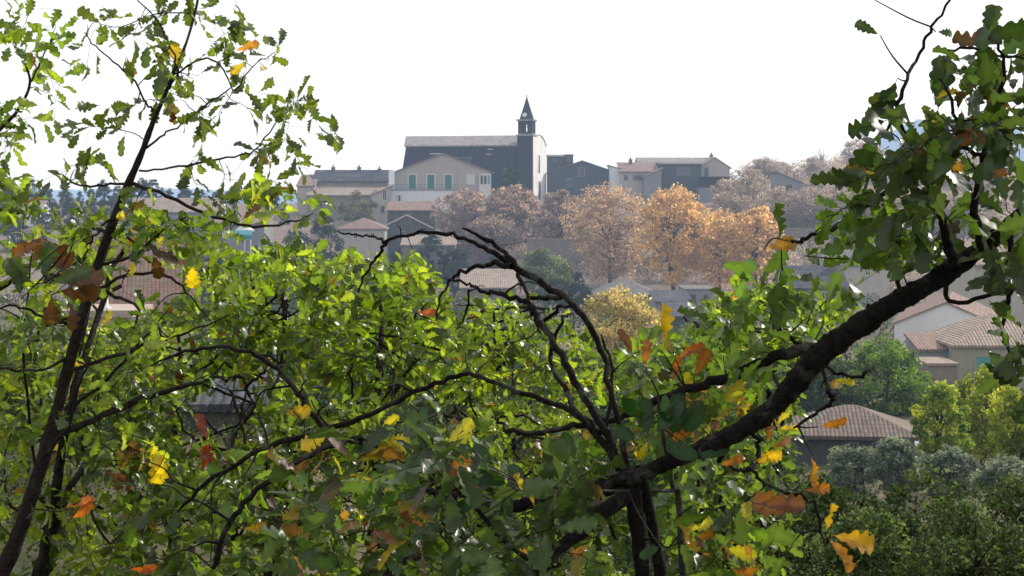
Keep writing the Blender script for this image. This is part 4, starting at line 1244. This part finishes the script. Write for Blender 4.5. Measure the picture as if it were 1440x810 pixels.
HOLES = [(312, 578, 62, 46), (600, 585, 55, 24), (455, 562, 22, 20), (205, 395, 44, 40), (155, 434, 34, 22), (345, 322, 40, 22), (400, 430, 30, 20), (690, 398, 60, 26), (905, 432, 60, 22), (1145, 405, 40, 25)]

# --- slender oak at the left
A = Oak("slender_oak", "slender young oak with a leaning dark trunk and leaves against the white sky", (-1.45, 4.3), 301, M['youngbark'], M['oakleaf'])
Y = 4.3
A.branch([(A.base, .034), (at(-30, 900, Y), .026), (at(0, 815, Y), .022), (at(32, 735, Y), .020), (at(62, 640, Y), .018), (at(85, 560, Y), .0165), (at(106, 480, Y), .015), (at(135, 382, Y), .0135), (at(160, 310, Y), .0120),
          (at(180, 260, Y), .0105), (at(200, 213, Y), .0082), (at(215, 172, Y), .0075), (at(230, 138, Y), .006), (at(243, 105, Y), .005), (at(262, 60, Y + .05), .0042), (at(276, 10, Y + .1), .0034), (at(284, -40, Y + .1), .003)], "trunk", 12, 6, 0.06)
A.px([(182, 256, 3.2), (235, 276, 3), (300, 304, 2.8), (360, 318, 2.3), (410, 312, 1.6), (440, 300, 1)], Y, Y - .1)
A.px([(196, 240, 2), (250, 235, 1.8), (320, 220, 1.7), (358, 210, 1.4), (392, 170, 1.2), (415, 150, .8)], Y, Y + .2)
A.px([(222, 158, 2), (205, 145, 1.7), (190, 115, 1.6), (172, 98, 1.5), (140, 70, 1.3), (118, 45, .9)], Y, Y - .1)
A.px([(238, 125, 2), (250, 95, 1.8), (232, 50, 1.4), (215, 20, 1.2), (190, -5, 1)], Y, Y - .2)
A.px([(243, 105, 1.8), (290, 82, 1.6), (318, 105, 1.4), (330, 128, 1.2), (355, 95, 1.0), (390, 72, .7)], Y, Y + .1)
A.px([(206, 208, 2), (230, 190, 1.7), (262, 172, 1.5), (300, 140, 1.4), (326, 122, 1)], Y, Y - .15)
A.px([(178, 258, 2.2), (140, 262, 2), (108, 258, 1.5), (85, 245, 1)], Y, Y + .1)
A.px([(140, 372, 3), (190, 358, 2.6), (232, 322, 2), (262, 305, 1.2)], Y, Y - .1)
A.px([(126, 410, 3.2), (190, 386, 2.8), (240, 390, 2.2), (275, 425, 1.5), (300, 455, 1)], Y, Y - .2)
A.px([(95, 520, 3.2), (150, 505, 3), (215, 480, 2.6), (265, 468, 2), (330, 440, 1.2)], Y, Y + .2)
A.px([(72, 615, 6), (130, 590, 5.5), (200, 562, 5), (260, 542, 4.5), (292, 534, 3), (320, 505, 1.5)], Y, Y + .3)
A.px([(110, 462, 3), (60, 445, 2.6), (20, 430, 2), (-20, 440, 1.5)], Y, Y - .2)
A.px([(98, 500, 3), (60, 520, 2.6), (0, 520, 2.2), (-40, 530, 1.6)], Y, Y - .3)
A.px([(165, 300, 2.2), (135, 330, 2), (120, 352, 1.4), (112, 385, 1)], Y, Y - .2)
A.px([(58, 650, 4), (95, 600, 3), (110, 545, 2.4), (130, 500, 1.6)], Y, Y - .25)
tops = []
for a, b, n, sp in [(135, 45, 3, 16), (118, 75, 2, 14), (150, 30, 2, 15), (190, 35, 3, 18), (218, 15, 3, 16), (250, 20, 3, 16), (285, 10, 4, 18), (305, 20, 3, 14), (235, 60, 3, 18), (205, 85, 3, 18), (175, 78, 2, 12),
                   (225, 100, 4, 20), (255, 80, 3, 18), (275, 105, 4, 18), (320, 50, 3, 16), (345, 45, 3, 14), (350, 80, 4, 18), (375, 75, 3, 12), (330, 75, 3, 14), (200, 150, 3, 20), (165, 170, 3, 18), (130, 165, 3, 20), (110, 170, 2, 10),
                   (185, 190, 2, 14), (245, 150, 3, 16), (275, 145, 4, 16), (290, 170, 4, 16), (330, 160, 3, 14), (365, 115, 3, 14), (395, 145, 4, 16), (415, 130, 4, 14), (440, 150, 3, 14), (380, 195, 4, 18), (400, 215, 4, 18), (360, 205, 3, 16),
                   (420, 190, 3, 16), (455, 190, 3, 12), (270, 240, 3, 12), (125, 245, 4, 14), (90, 250, 2, 14), (60, 255, 1, 10), (150, 235, 2, 8), (330, 250, 2, 16), (350, 245, 3, 16), (390, 255, 3, 14)]:
    for _ in range(max(1, n - 1)):
        tops.append(at(a + A.rng.normal(0, sp), b + A.rng.normal(0, sp * .8), Y + A.rng.normal(0, .15)))
A.spray(tops, (2, 4), (0.045, 0.075), np.array([(0.035, 0.06, 0.015), (0.055, 0.09, 0.018), (0.08, 0.12, 0.02)]), 0.02, 0.8, maxlen=0.5)
mids = []
for a, b, n, sp in [(195, 300, 4, 14), (190, 330, 3, 18), (110, 320, 4, 20), (80, 330, 3, 22), (140, 310, 3, 16), (270, 330, 4, 20), (300, 345, 5, 20), (250, 350, 4, 20), (330, 300, 3, 16), (365, 275, 5, 18), (400, 285, 5, 18), (425, 300, 4, 16),
                   (300, 380, 5, 25), (240, 330, 3, 15), (225, 455, 4, 22), (300, 440, 5, 25), (340, 400, 4, 24), (60, 460, 5, 30), (20, 520, 5, 30), (130, 540, 5, 30), (200, 500, 4, 28), (250, 500, 4, 28), (60, 590, 4, 30), (150, 640, 4, 30)]:
    for _ in range(n):
        mids.append(at(a + A.rng.normal(0, sp), b + A.rng.normal(0, sp * .8), Y + A.rng.normal(0, .25)))
A.spray(mids, (3, 5), (0.045, 0.07), G_BRIGHT, 0.05, 0.7, maxlen=0.6)
tp = tips_in([(-10, 480), (300, 470), (480, 520), (460, 700), (260, 810), (-10, 810)], 70, 3.9, 4.7, A.rng)
A.spray(tp, bare=1.0, twig=0.0028, maxlen=0.7)
BRN = (0.055, 0.026, 0.018)
for l in [(35, 345, -20, 75, 4.0, (0.085, 0.03, .02)), (60, 340, 200, 50, 4.0, (0.08, .03, .02)), (80, 385, 0, 62, 3.9, (0.10, 0.042, .022)), (75, 372, -30, 60, 3.9, BRN), (80, 410, -5, 60, 3.9, (0.075, .03, .018)), (72, 415, -100, 50, 3.9, BRN), (95, 420, -70, 45, 3.9, BRN),
          (60, 395, 80, 55, 3.7, (.03, .055, .03)), (50, 400, 150, 60, 3.7, (.03, .05, .03)), (70, 400, 20, 62, 3.7, (.03, .05, .03)), (45, 385, 180, 60, 3.7, (.03, .05, .02)), (30, 420, 100, 60, 3.7, (.03, .05, .03)),
          (205, 345, -15, 55, 4.1, BRN), (215, 355, -80, 45, 4.1, BRN), (270, 370, -90, 38, 4.1, (0.5, 0.38, 0.02)), (190, 362, -90, 32, 4.2, (0.5, .38, .02)), (140, 462, 60, 30, 4.1, (.5, .4, .02)),
          (330, 72, 20, 36, 4.3, (.42, .2, .04)), (178, 80, -60, 28, 4.2, (.10, .04, .03)), (395, 262, -20, 24, 4.2, (.3, .08, .02)), (355, 210, -40, 30, 4.3, (.16, .08, .03)), (230, 632, -100, 55, 4.1, (.45, .33, .02)), (215, 622, -80, 45, 4.1, (.5, .4, .02)),
          (90, 715, 10, 45, 3.9, (.42, .12, .02)), (100, 730, 30, 35, 3.9, (.35, .1, .02)), (290, 620, 100, 40, 4.0, (.14, .025, .015)), (300, 660, 110, 40, 4.0, (.13, .02, .015)), (285, 665, 80, 35, 4.0, (.12, .02, .015))]:
    A.leaf(*l)
A.finish()

# --- oak reaching in at the left edge
E = Oak("edge_oak", "oak branch tip with yellowish leaves at the picture's upper corner beside the slender oak", (-2.6, 5.2), 302, M['youngbark'], M['oakleaf'])
Y = 5.0
E.branch([(E.base, .045), (at(-330, 700, 5.2), .035), (at(-220, 450, 5.1), .025), (at(-110, 280, Y), .016), (at(0, 182, Y), .006), (at(28, 150, Y), .005), (at(42, 118, Y), .0045), (at(35, 90, Y), .003), (at(18, 62, Y), .002)], "trunk", 9)
E.px([(-110, 280, 5), (-40, 300, 4), (20, 290, 2)], Y)
E.px([(-200, 430, 8), (-80, 420, 6), (10, 400, 3), (30, 350, 2)], 5.1, 4.8)
E.px([(40, 120, 1.6), (60, 80, 1.3), (78, 40, 1)], Y)
tp = []
for a, b, n, sp in [(28, 8, 3, 10), (25, 40, 3, 10), (18, 60, 2, 8), (35, 75, 2, 8), (65, 60, 3, 10), (60, 45, 2, 8), (95, 45, 2, 10), (50, 95, 3, 8), (70, 110, 3, 10), (60, 130, 2, 12), (5, 150, 3, 10), (25, 180, 4, 12), (60, 170, 3, 10), (15, 210, 4, 12), (10, 260, 6, 20), (30, 275, 6, 18), (5, 300, 4, 20), (15, 360, 5, 25), (40, 310, 3, 20)]:
    for _ in range(n): tp.append(at(a + E.rng.normal(0, sp), b + E.rng.normal(0, sp), Y + E.rng.normal(0, .15)))
E.spray(tp, (2, 4), (0.05, 0.08), G_BRIGHT, 0.06, 0.75)
E.finish()

# --- the old oak with the heavy limb
B = Oak("old_oak", "gnarled old oak with a thick dark limb and big drooping leaves", (0.28, 2.95), 303, M['oakbark'], M['oakleaf_shade'])
Y = 2.9
hub = at(885, 668, Y)
B.branch([(B.base, .060), (at(915, 1000, Y), .030), (at(908, 850, Y), .018), (at(900, 760, Y), .0145), (at(886, 672, Y), .0175), (at(882, 655, Y), .012)], "trunk", 12, 6, 0.09)
B.branch([(B.base + np.array([.09, .03, 0]), .03), (at(935, 900, Y + .05), .014), (at(924, 780, Y + .04), .011), (at(906, 690, Y + .02), .011), (at(892, 660, Y), .008)], "trunk_shoot", 9)
B.px([(868, 676, 16), (900, 668, 18), (940, 650, 17), (985, 632, 19), (1040, 606, 21), (1085, 575, 22), (1118, 540, 25), (1150, 502, 27), (1200, 464, 25), (1262, 424, 24), (1325, 388, 22), (1380, 350, 19), (1430, 310, 17), (1490, 250, 15), (1560, 150, 12)], Y, 2.5, sides=20, n=14, rough=0.055, slim=.64, wob=.0008)
B.px([(1090, 572, 6), (1082, 556, 5), (1080, 548, 3)], 2.82)
B.px([(1215, 455, 7), (1222, 440, 5), (1220, 428, 4)], 2.66)
B.px([(1010, 622, 6), (1016, 640, 5), (1012, 650, 4)], 2.84)
B.px([(900, 668, 17), (860, 682, 16), (820, 694, 14), (770, 704, 12), (700, 712, 10), (640, 700, 8), (600, 690, 6)], Y, 3.2, rough=.07)
B.px([(895, 680, 14), (850, 720, 14), (800, 760, 13), (755, 800, 11), (700, 850, 9)], Y, 2.7, rough=.07)
B.px([(1148, 488, 12), (1105, 497, 10), (1060, 515, 8.5), (1000, 538, 8), (940, 556, 7), (895, 578, 6), (860, 590, 5), (838, 585, 3)], 2.85, 3.0)
# bare arch
B.px([(886, 668, 8), (872, 610, 7.5), (862, 560, 7), (848, 500, 7), (828, 455, 7.5), (800, 425, 8), (760, 398, 8), (725, 376, 8), (695, 356, 6.5), (660, 338, 5), (622, 328, 4.2), (570, 330, 4), (545, 338, 3.6), (520, 332, 3), (490, 330, 2.4), (470, 324, 1.6)], Y, 3.3, slim=.6)
B.px([(732, 380, 4.5), (705, 350, 4), (680, 335, 3.4), (650, 321, 2.6)], 3.1, 3.1)
B.px([(545, 338, 3), (528, 362, 2.6), (512, 390, 2.2), (504, 412, 1.4)], 3.3, 3.4)
B.px([(878, 668, 8), (850, 605, 7), (815, 545, 6.5), (785, 490, 6), (762, 455, 5.2), (745, 428, 4.6), (712, 416, 4), (680, 410, 3.2), (655, 398, 2.6), (628, 392, 1.6)], Y, 3.2)
B.px([(720, 375, 5), (690, 372, 4), (660, 378, 3.4), (635, 392, 2.6), (618, 420, 2), (612, 452, 1.2)], 3.1, 3.2)
B.px([(790, 418, 4.5), (752, 420, 3.6), (735, 424, 3)], 3.05, 3.1)
B.px([(728, 385, 3.4), (740, 410, 3.2), (748, 440, 3.2), (762, 470, 3)], 3.1, 3.05)
B.px([(660, 408, 2.2), (655, 440, 2), (640, 465, 1.2)], 3.2, 3.2)
B.px([(710, 414, 2), (730, 398, 1.6), (770, 400, 1.2)], 3.15, 3.2)
B.px([(760, 455, 3.4), (790, 430, 2.8), (812, 436, 2)], 3.1, 3.0)
B.px([(870, 660, 6), (832, 600, 5.5), (780, 568, 5), (735, 552, 4.6), (690, 535, 4.2), (650, 527, 4), (600, 545, 4), (550, 568, 4.4), (495, 592, 4.8), (440, 612, 5), (380, 628, 4.6), (300, 672, 4), (250, 720, 3)], Y, 3.6)
B.px([(845, 610, 5), (815, 598, 4.6), (770, 608, 4.2), (725, 608, 4), (705, 595, 2.6), (692, 588, 1.6)], 2.95, 2.8)
B.px([(860, 640, 5), (800, 560, 4.4), (775, 500, 3.6), (790, 452, 3), (806, 440, 2)], 2.92, 3.1)
B.px([(852, 600, 4), (862, 520, 3), (845, 470, 2.2)], 2.95, 3.0)
B.px([(640, 700, 5), (610, 760, 6), (560, 800, 8), (500, 850, 8)], 3.2, 3.0)
B.px([(770, 800, 6), (720, 770, 5), (690, 740, 4.5), (655, 700, 4), (632, 685, 3)], 2.7, 2.75, "limb")
# arching grey branch and the long low one
B.px([(700, 712, 6), (600, 660, 5), (520, 626, 5), (470, 612, 5.5), (445, 590, 5.5), (420, 555, 5), (395, 525, 4.4), (365, 502, 4), (330, 490, 3.6), (285, 490, 3), (245, 500, 2.4), (210, 515, 1.5)], 3.2, 3.5)
B.px([(640, 700, 6), (520, 620, 4.5), (450, 635, 5), (400, 660, 5), (350, 700, 5), (320, 745, 5), (300, 800, 5)], 3.2, 3.0)
# hanging twigs
B.px([(1058, 598, 5), (1068, 630, 4.5), (1062, 655, 4), (1046, 662, 3.5), (1025, 655, 2.5)], 2.85, 2.8)
B.px([(1055, 660, 3.2), (1085, 685, 3), (1125, 697, 2.8), (1148, 712, 2.6), (1154, 745, 2.3), (1162, 768, 1.8)], 2.8, 2.7)
B.px([(1155, 512, 5), (1166, 545, 4.4), (1172, 562, 4), (1152, 580, 3.2), (1115, 602, 2.6)], 2.8, 2.75)
B.px([(1160, 512, 4), (1185, 528, 3.4), (1212, 528, 3), (1232, 514, 1.8)], 2.8, 2.75)
B.px([(1142, 490, 4), (1120, 482, 3.2), (1100, 462, 2.4), (1082, 440, 1.4)], 2.85, 2.8)
# upper twigs at the right
B.px([(1345, 378, 9), (1332, 335, 8), (1318, 285, 6.5), (1298, 228, 5), (1278, 192, 4.2), (1256, 168, 3.6), (1270, 125, 3.2), (1292, 75, 3), (1312, 36, 2.5), (1345, -10, 2)], 2.55, 2.5)
B.px([(1256, 168, 2.6), (1240, 195, 2), (1228, 215, 1.4)], 2.5, 2.5)
B.px([(1318, 285, 3.5), (1270, 262, 4), (1220, 290, 4.2), (1170, 322, 4.4), (1130, 336, 4), (1112, 340, 2.5)], 2.55, 2.6)
B.px([(1270, 420, 4), (1255, 370, 3.6), (1262, 330, 3), (1285, 300, 2)], 2.6, 2.5)
B.px([(1380, 350, 7), (1370, 290, 6), (1385, 220, 5), (1400, 150, 4), (1412, 90, 3), (1392, 40, 2)], 2.5, 2.4)
B.px([(1385, 220, 4), (1350, 200, 3.4), (1340, 150, 3), (1320, 110, 2)], 2.45, 2.4)
B.px([(1312, 70, 2.5), (1350, 68, 2.5), (1400, 75, 2.5), (1445, 85, 2)], 2.5, 2.4)
B.px([(1420, 330, 7), (1425, 390, 5), (1410, 450, 3.5), (1425, 510, 2)], 2.5, 2.4)
B.px([(1350, 372, 5), (1330, 420, 4), (1385, 418, 3.5), (1440, 400, 3)], 2.55, 2.45)
rb = B.rng
DKL = np.array([(0.022, 0.042, 0.014), (0.03, 0.055, 0.016), (0.042, 0.075, 0.018)])  # leaf tints darkened in place of shade
tp = tips_in([(1175, 300), (1200, 225), (1250, 190), (1330, 215), (1370, 110), (1450, 60), (1450, 400), (1380, 370), (1300, 370), (1240, 360), (1190, 350)], 62, 2.25, 2.7, rb)
B.spray(tp, (2, 4), (0.05, 0.082), DKL * 1.25, 0.03, 0.7, face=0.4)
tp = tips_in([(1160, 300), (1260, 260), (1320, 300), (1320, 360), (1240, 380), (1180, 360)], 20, 2.4, 2.75, rb)
B.spray(tp, (3, 5), (0.045, 0.07), G_MID * 1.4, 0.02, 0.7)
tp = tips_in([(1000, 420), (1080, 370), (1130, 400), (1210, 390), (1190, 440), (1130, 470), (1060, 510), (960, 500)], 30, 2.75, 3.1, rb)
B.spray(tp, (2, 4), (0.05, 0.08), G_MID * 1.3, 0.05, 0.6, face=.4)
tp = tips_in([(930, 520), (1080, 530), (1100, 560), (1000, 615), (930, 640)], 24, 2.9, 3.3, rb)
B.spray(tp, (3, 4), (0.055, 0.08), G_MID * 1.2, 0.14, 0.7)
tp = tips_in([(430, 640), (560, 600), (700, 600), (840, 620), (850, 700), (840, 810), (380, 810)], 70, 2.5, 3.3, rb, [(740, 780, 40, 20)])
B.spray(tp, (3, 5), (0.055, 0.09), G_SHADE * 1.1, 0.05, 0.7)
tp = tips_in([(930, 680), (1060, 690), (1100, 800), (960, 830)], 16, 2.8, 3.3, rb)
B.spray(tp, (3, 4), (0.055, 0.08), G_MID, 0.10, 0.7)
tp = tips_in([(1400, 370), (1460, 350), (1460, 570), (1425, 570), (1400, 430)], 13, 2.3, 2.5, rb)
B.spray(tp, (2, 4), (0.05, 0.08), DKL, 0.02, 0.7)
tp = [at(a, b, 3.2) for a, b in [(700, 345), (640, 335), (600, 322), (580, 350), (625, 370), (640, 430), (660, 470), (600, 400), (560, 312), (690, 440), (730, 470), (770, 440), (800, 470), (820, 520), (700, 500), (680, 560), (840, 420), (640, 360), (610, 480), (770, 540), (830, 640), (750, 640), (880, 520), (805, 400), (740, 340)]]
B.spray(tp, bare=1.0, twig=0.0014)
tp = tips_in([(600, 330), (720, 350), (830, 430), (880, 540), (900, 640), (800, 640), (700, 560), (620, 440)], 50, 2.9, 3.3, rb)
B.spray(tp, bare=1.0, twig=0.0017, maxlen=0.35)
tp = tips_in([(560, 600), (940, 560), (960, 800), (560, 810)], 90, 2.7, 3.2, rb)
B.spray(tp, bare=1.0, twig=0.0024, maxlen=0.5)
tp = tips_in([(1290, 150), (1330, 60), (1380, 20), (1460, 0), (1460, 230), (1320, 220)], 24, 2.35, 2.7, rb)
B.spray(tp, (2, 4), (0.04, 0.066), DKL * 1.1, 0.03, 0.8, face=.2)
tp = tips_in([(100, 500), (560, 480), (700, 560), (560, 790), (200, 790)], 130, 2.9, 3.5, rb)
B.spray(tp, bare=1.0, twig=0.0026, maxlen=0.5)
OR = (.32, .11, .02); YE = (.42, .25, .02); YY = (.5, .42, .03)
for l in [(1262, 122, 210, 42, 2.5, G_SHADE[0]), (1238, 50, 150, 40, 2.5, G_SHADE[0]), (1318, 160, 85, 80, 2.45, G_SHADE[1]), (1316, 45, 0, 30, 2.5, G_SHADE[1]), (1390, 60, 90, 50, 2.4, G_SHADE[1]), (1388, 145, 95, 80, 2.4, G_SHADE[1]), (1372, 60, 20, 80, 2.4, G_SHADE[0]),
          (1262, 110, 250, 60, 2.5, G_SHADE[0]), (1270, 140, 200, 50, 2.5, G_SHADE[0]), (1250, 168, 200, 60, 2.5, G_SHADE[0]), (1240, 180, 240, 85, 2.45, G_SHADE[1]), (1275, 200, 280, 50, 2.5, G_SHADE[1]), (1318, 185, 260, 50, 2.45, (.34, .15, .03)), (1300, 200, 330, 55, 2.4, (.42, .2, .03)), (1385, 250, 20, 35, 2.4, OR),
          (1100, 372, -100, 90, 2.75, G_SHADE[2]), (1098, 340, 100, 55, 2.75, G_SHADE[2]), (1075, 350, 15, 48, 2.7, (.36, .18, .04)), (1125, 345, -40, 45, 2.7, G_MID[2]), (1130, 360, 10, 70, 2.7, G_MID[2]), (1230, 0, 20, 26, 2.5, G_SHADE[0]),
          (932, 495, 92, 72, 2.9, YE), (905, 520, 80, 45, 2.9, OR), (890, 500, 110, 40, 2.9, (.16, .06, .03)), (950, 505, 30, 45, 2.9, (.30, .08, .02)), (945, 540, 80, 40, 2.9, (.36, .12, .03)), (975, 530, 60, 45, 2.9, OR), (955, 560, 70, 40, 2.9, YY), (985, 600, 200, 40, 2.85, OR), (1105, 515, -30, 35, 2.85, YE), (1080, 625, 95, 45, 2.8, (.24, .08, .02)),
          (1085, 630, 20, 36, 2.8, OR), (1060, 650, 25, 45, 2.8, YE), (1010, 655, 15, 40, 2.8, OR), (1142, 640, -85, 48, 2.7, (.40, .18, .03)), (1150, 600, 10, 42, 2.7, OR), (1170, 535, -10, 32, 2.75, YY), (1155, 545, 10, 40, 2.75, YE), (1130, 690, 5, 40, 2.7, OR),
          (1135, 715, 175, 78, 2.68, (.15, .055, .025)), (1062, 708, 0, 70, 2.68, (.14, .05, .025)), (1160, 748, 82, 46, 2.65, YE), (1168, 752, -14, 74, 2.65, (.50, .26, .02)), (1165, 756, -52, 58, 2.65, (.42, .17, .02)), (960, 745, 20, 45, 2.85, YY), (975, 755, 0, 40, 2.85, (.5, .2, .02)), (950, 730, -60, 55, 2.85, YE),
          (600, 665, 10, 72, 2.8, (.20, .08, .025)), (640, 680, 0, 35, 2.8, (.25, .09, .02)), (760, 690, 10, 22, 3.0, OR), (180, 800, 0, 40, 3.0, (.28, .06, .02)), (470, 750, 20, 40, 2.9, (.20, .13, .04)), (520, 745, -20, 45, 2.9, (.16, .08, .04)), (585, 440, 10, 28, 3.2, (.36, .08, .02)), (340, 745, 10, 35, 3.0, YE), (400, 580, 5, 40, 3.3, (.28, .18, .02)), (820, 800, 0, 40, 2.8, G_MID[2])]:
    B.leaf(*l)
B.finish()

# --- round-leaved shrub by the stems
S = Oak("round_leaved_shrub", "glossy round leaved evergreen shoot beside the old oak's stems", (0.40, 3.25), 304, M['greybark'], M['roundleaf'], cat="shrub")
S.branch([(S.base, .012), (at(960, 800, 3.1), .007), (at(945, 680, 3.0), .005), (at(930, 600, 2.85), .003), (at(925, 560, 2.8), .002)], "stem", 7)
S.branch([(at(945, 690, 3.0), .004), (at(840, 690, 2.8), .003), (at(740, 680, 2.7), .002), (at(690, 660, 2.65), .0015)], "limb", 6)
def round_leaf(a, b, ang, Lpx, Y, c, tilt=.4):
    p = at(a, b, Y); d = np.array([math.cos(R(ang)), S.rng.normal(0, .3), math.sin(R(ang))])
    place_leaves(S.crown, [p], [d], [np.array([S.rng.normal(0, tilt), -1, S.rng.normal(.4, tilt)])], [Lpx * Y / F], [np.array(c)], ROUND, S.rng)
    A_ = np.array(S.nodes); st = A_[int(np.argmin(np.sum((A_ - p) ** 2, 1)))]
    v, q = tube(np.array([st, (st + p) / 2 + S.rng.normal(0, .004, 3), p]), [.0016, .0013, .001], 5); S.crown.add(v, q, (.05, .04, .03), 1)
for a, b, g, L in [(910, 612, 95, 56), (925, 608, 60, 52), (905, 590, 130, 45), (945, 615, 75, 60), (960, 612, 55, 55), (940, 600, 110, 44), (930, 625, -20, 55), (895, 620, 150, 40), (975, 640, 20, 50), (730, 690, 100, 45), (715, 680, 160, 50), (760, 690, 80, 40), (700, 668, 185, 50), (690, 655, 120, 40), (745, 705, -30, 46), (790, 705, -70, 55), (675, 700, -150, 50), (660, 735, 150, 60), (780, 690, 60, 42)]:
    round_leaf(a, b, g, L, 2.8, (0.016, 0.048, 0.012))
for _ in range(8):
    round_leaf(S.rng.uniform(670, 960), S.rng.uniform(630, 790), S.rng.uniform(0, 360), S.rng.uniform(30, 50), S.rng.uniform(2.7, 3.0), (0.025, 0.055, 0.02))
S.finish()

# --- young oaks filling the slope
def young_oak(label, poly, root_px, Yr, Y0, Y1, ntips, pal, seed, autumn=0.02, size=(0.05, 0.075), nl=(4, 6), shapes=OAK_LO, stems=()):
    x = at(root_px, 800, Yr)[0]
    o = Oak("young_oak", label, (x, Yr), seed, M['youngbark'], M['oakleaf'], "young oaks crowding the slope")
    cx = sum(p[0] for p in poly) / len(poly); cy = sum(p[1] for p in poly) / len(poly)
    top = min(p[1] for p in poly)
    ax = 0.5 * (root_px + cx)
    o.branch([(o.base, .03), (at(root_px, 900, Yr), .022), (at((root_px + ax) / 2, 760, Yr), .017), (at(ax, (cy + 760) / 2, (Yr + Y0) / 2), .012), (at(cx, cy, (Y0 + Y1) / 2), .008), (at(cx + o.rng.normal(0, 20), (top + cy) / 2, (Y0 + Y1) / 2), .004), (at(cx + o.rng.normal(0, 30), top + 15, (Y0 + Y1) / 2), .002)], "trunk", 8, 5, .06, 0.006)
    for k in range(11):
        a = o.rng.uniform(min(p[0] for p in poly), max(p[0] for p in poly)); b = o.rng.uniform(top + 20, max(p[1] for p in poly))
        st = o.nodes[o.rng.integers(8, len(o.nodes) - 3)]
        e = at(a, b, o.rng.uniform(Y0, Y1)); m = (st + e) / 2 + o.rng.normal(0, .06, 3)
        o.branch([(st, .006), (m, .0045), (e, .0018)], "limb", 6, 6, .05, .004)
    tips = tips_in(poly, int(ntips * 1.7), Y0, Y1, o.rng, HOLES)
    c = np.array(o.nodes).mean(0)
    tips.sort(key=lambda p: min(np.sum((np.array(o.nodes[::6]) - p) ** 2, 1)))
    o.spray(tips, nl, size, pal, autumn, 0.75, shapes, twig=.0013)
    o.finish()

YO = [  # lower oaks take darker palettes: shade painted into the leaf tint
 ("leafy young oak in the lower corner under the slender oak", [(-20, 470), (100, 480), (220, 560), (240, 700), (200, 830), (-20, 830)], 60, 5.4, 4.6, 6.2, 150, G_BRIGHT * .75, 401),
 ("bright young oak below the near brown roof", [(110, 470), (230, 445), (330, 420), (400, 480), (340, 540), (200, 560), (130, 560)], 240, 6.4, 5.5, 7.2, 130, G_BRIGHT, 402),
 ("sunlit young oak left of the pale pink tiled roof", [(290, 400), (370, 345), (430, 335), (470, 380), (480, 460), (420, 520), (330, 500)], 400, 6.2, 5.4, 7.0, 120, G_BRIGHT, 403),
 ("brightest young oak directly under the terraced beige house", [(430, 375), (480, 360), (560, 368), (606, 372), (620, 420), (640, 470), (600, 560), (480, 550), (420, 500)], 520, 6.0, 5.2, 6.8, 190, G_BRIGHT, 404),
 ("young oak seen behind the bare arching branches", [(610, 470), (680, 420), (720, 415), (790, 445), (850, 470), (860, 560), (760, 600), (630, 580), (600, 520)], 720, 6.6, 5.8, 7.6, 150, G_BRIGHT, 405),
 ("young oak with a few red leaves around the grey shed gap", [(180, 540), (330, 520), (470, 540), (480, 640), (400, 700), (250, 700), (180, 640)], 330, 5.2, 4.4, 6.0, 110, G_BRIGHT * .8, 406),
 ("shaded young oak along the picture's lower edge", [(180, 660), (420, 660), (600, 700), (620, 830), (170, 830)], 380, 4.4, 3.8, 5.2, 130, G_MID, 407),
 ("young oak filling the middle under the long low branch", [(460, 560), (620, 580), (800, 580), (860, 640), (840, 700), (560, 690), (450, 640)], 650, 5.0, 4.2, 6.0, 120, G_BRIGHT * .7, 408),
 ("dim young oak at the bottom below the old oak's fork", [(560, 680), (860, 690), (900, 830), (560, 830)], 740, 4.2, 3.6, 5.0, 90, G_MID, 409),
 ("young oak with yellow and orange sprays under the thick limb", [(860, 490), (960, 470), (1060, 500), (1120, 560), (1110, 640), (980, 660), (880, 620)], 980, 5.0, 4.2, 6.0, 120, G_MID * 1.3, 410),
 ("low young oak below the thick limb beside the dark thicket", [(940, 640), (1090, 650), (1110, 760), (1060, 830), (920, 830)], 1010, 4.6, 4.0, 5.6, 80, G_MID * 1.2, 411),
 ("light green young oak under the charcoal tile roof", [(980, 440), (1040, 400), (1120, 420), (1200, 430), (1180, 480), (1100, 510), (1000, 500)], 1090, 5.4, 4.8, 6.2, 80, G_BRIGHT, 412),
]
YO.append(("young oak screening the near brown roof behind the slender trunk", [(-20, 330), (120, 305), (240, 310), (310, 330), (330, 430), (120, 490), (-20, 490)], 40, 5.0, 4.5, 5.6, 46, G_BRIGHT * .9, 413))
YO[2] = ("sunlit young oak in front of the dark evergreens",) + YO[2][1:]
for d in YO:
    young_oak(*d, autumn=0.06 if d[-1] == 410 else 0.02)
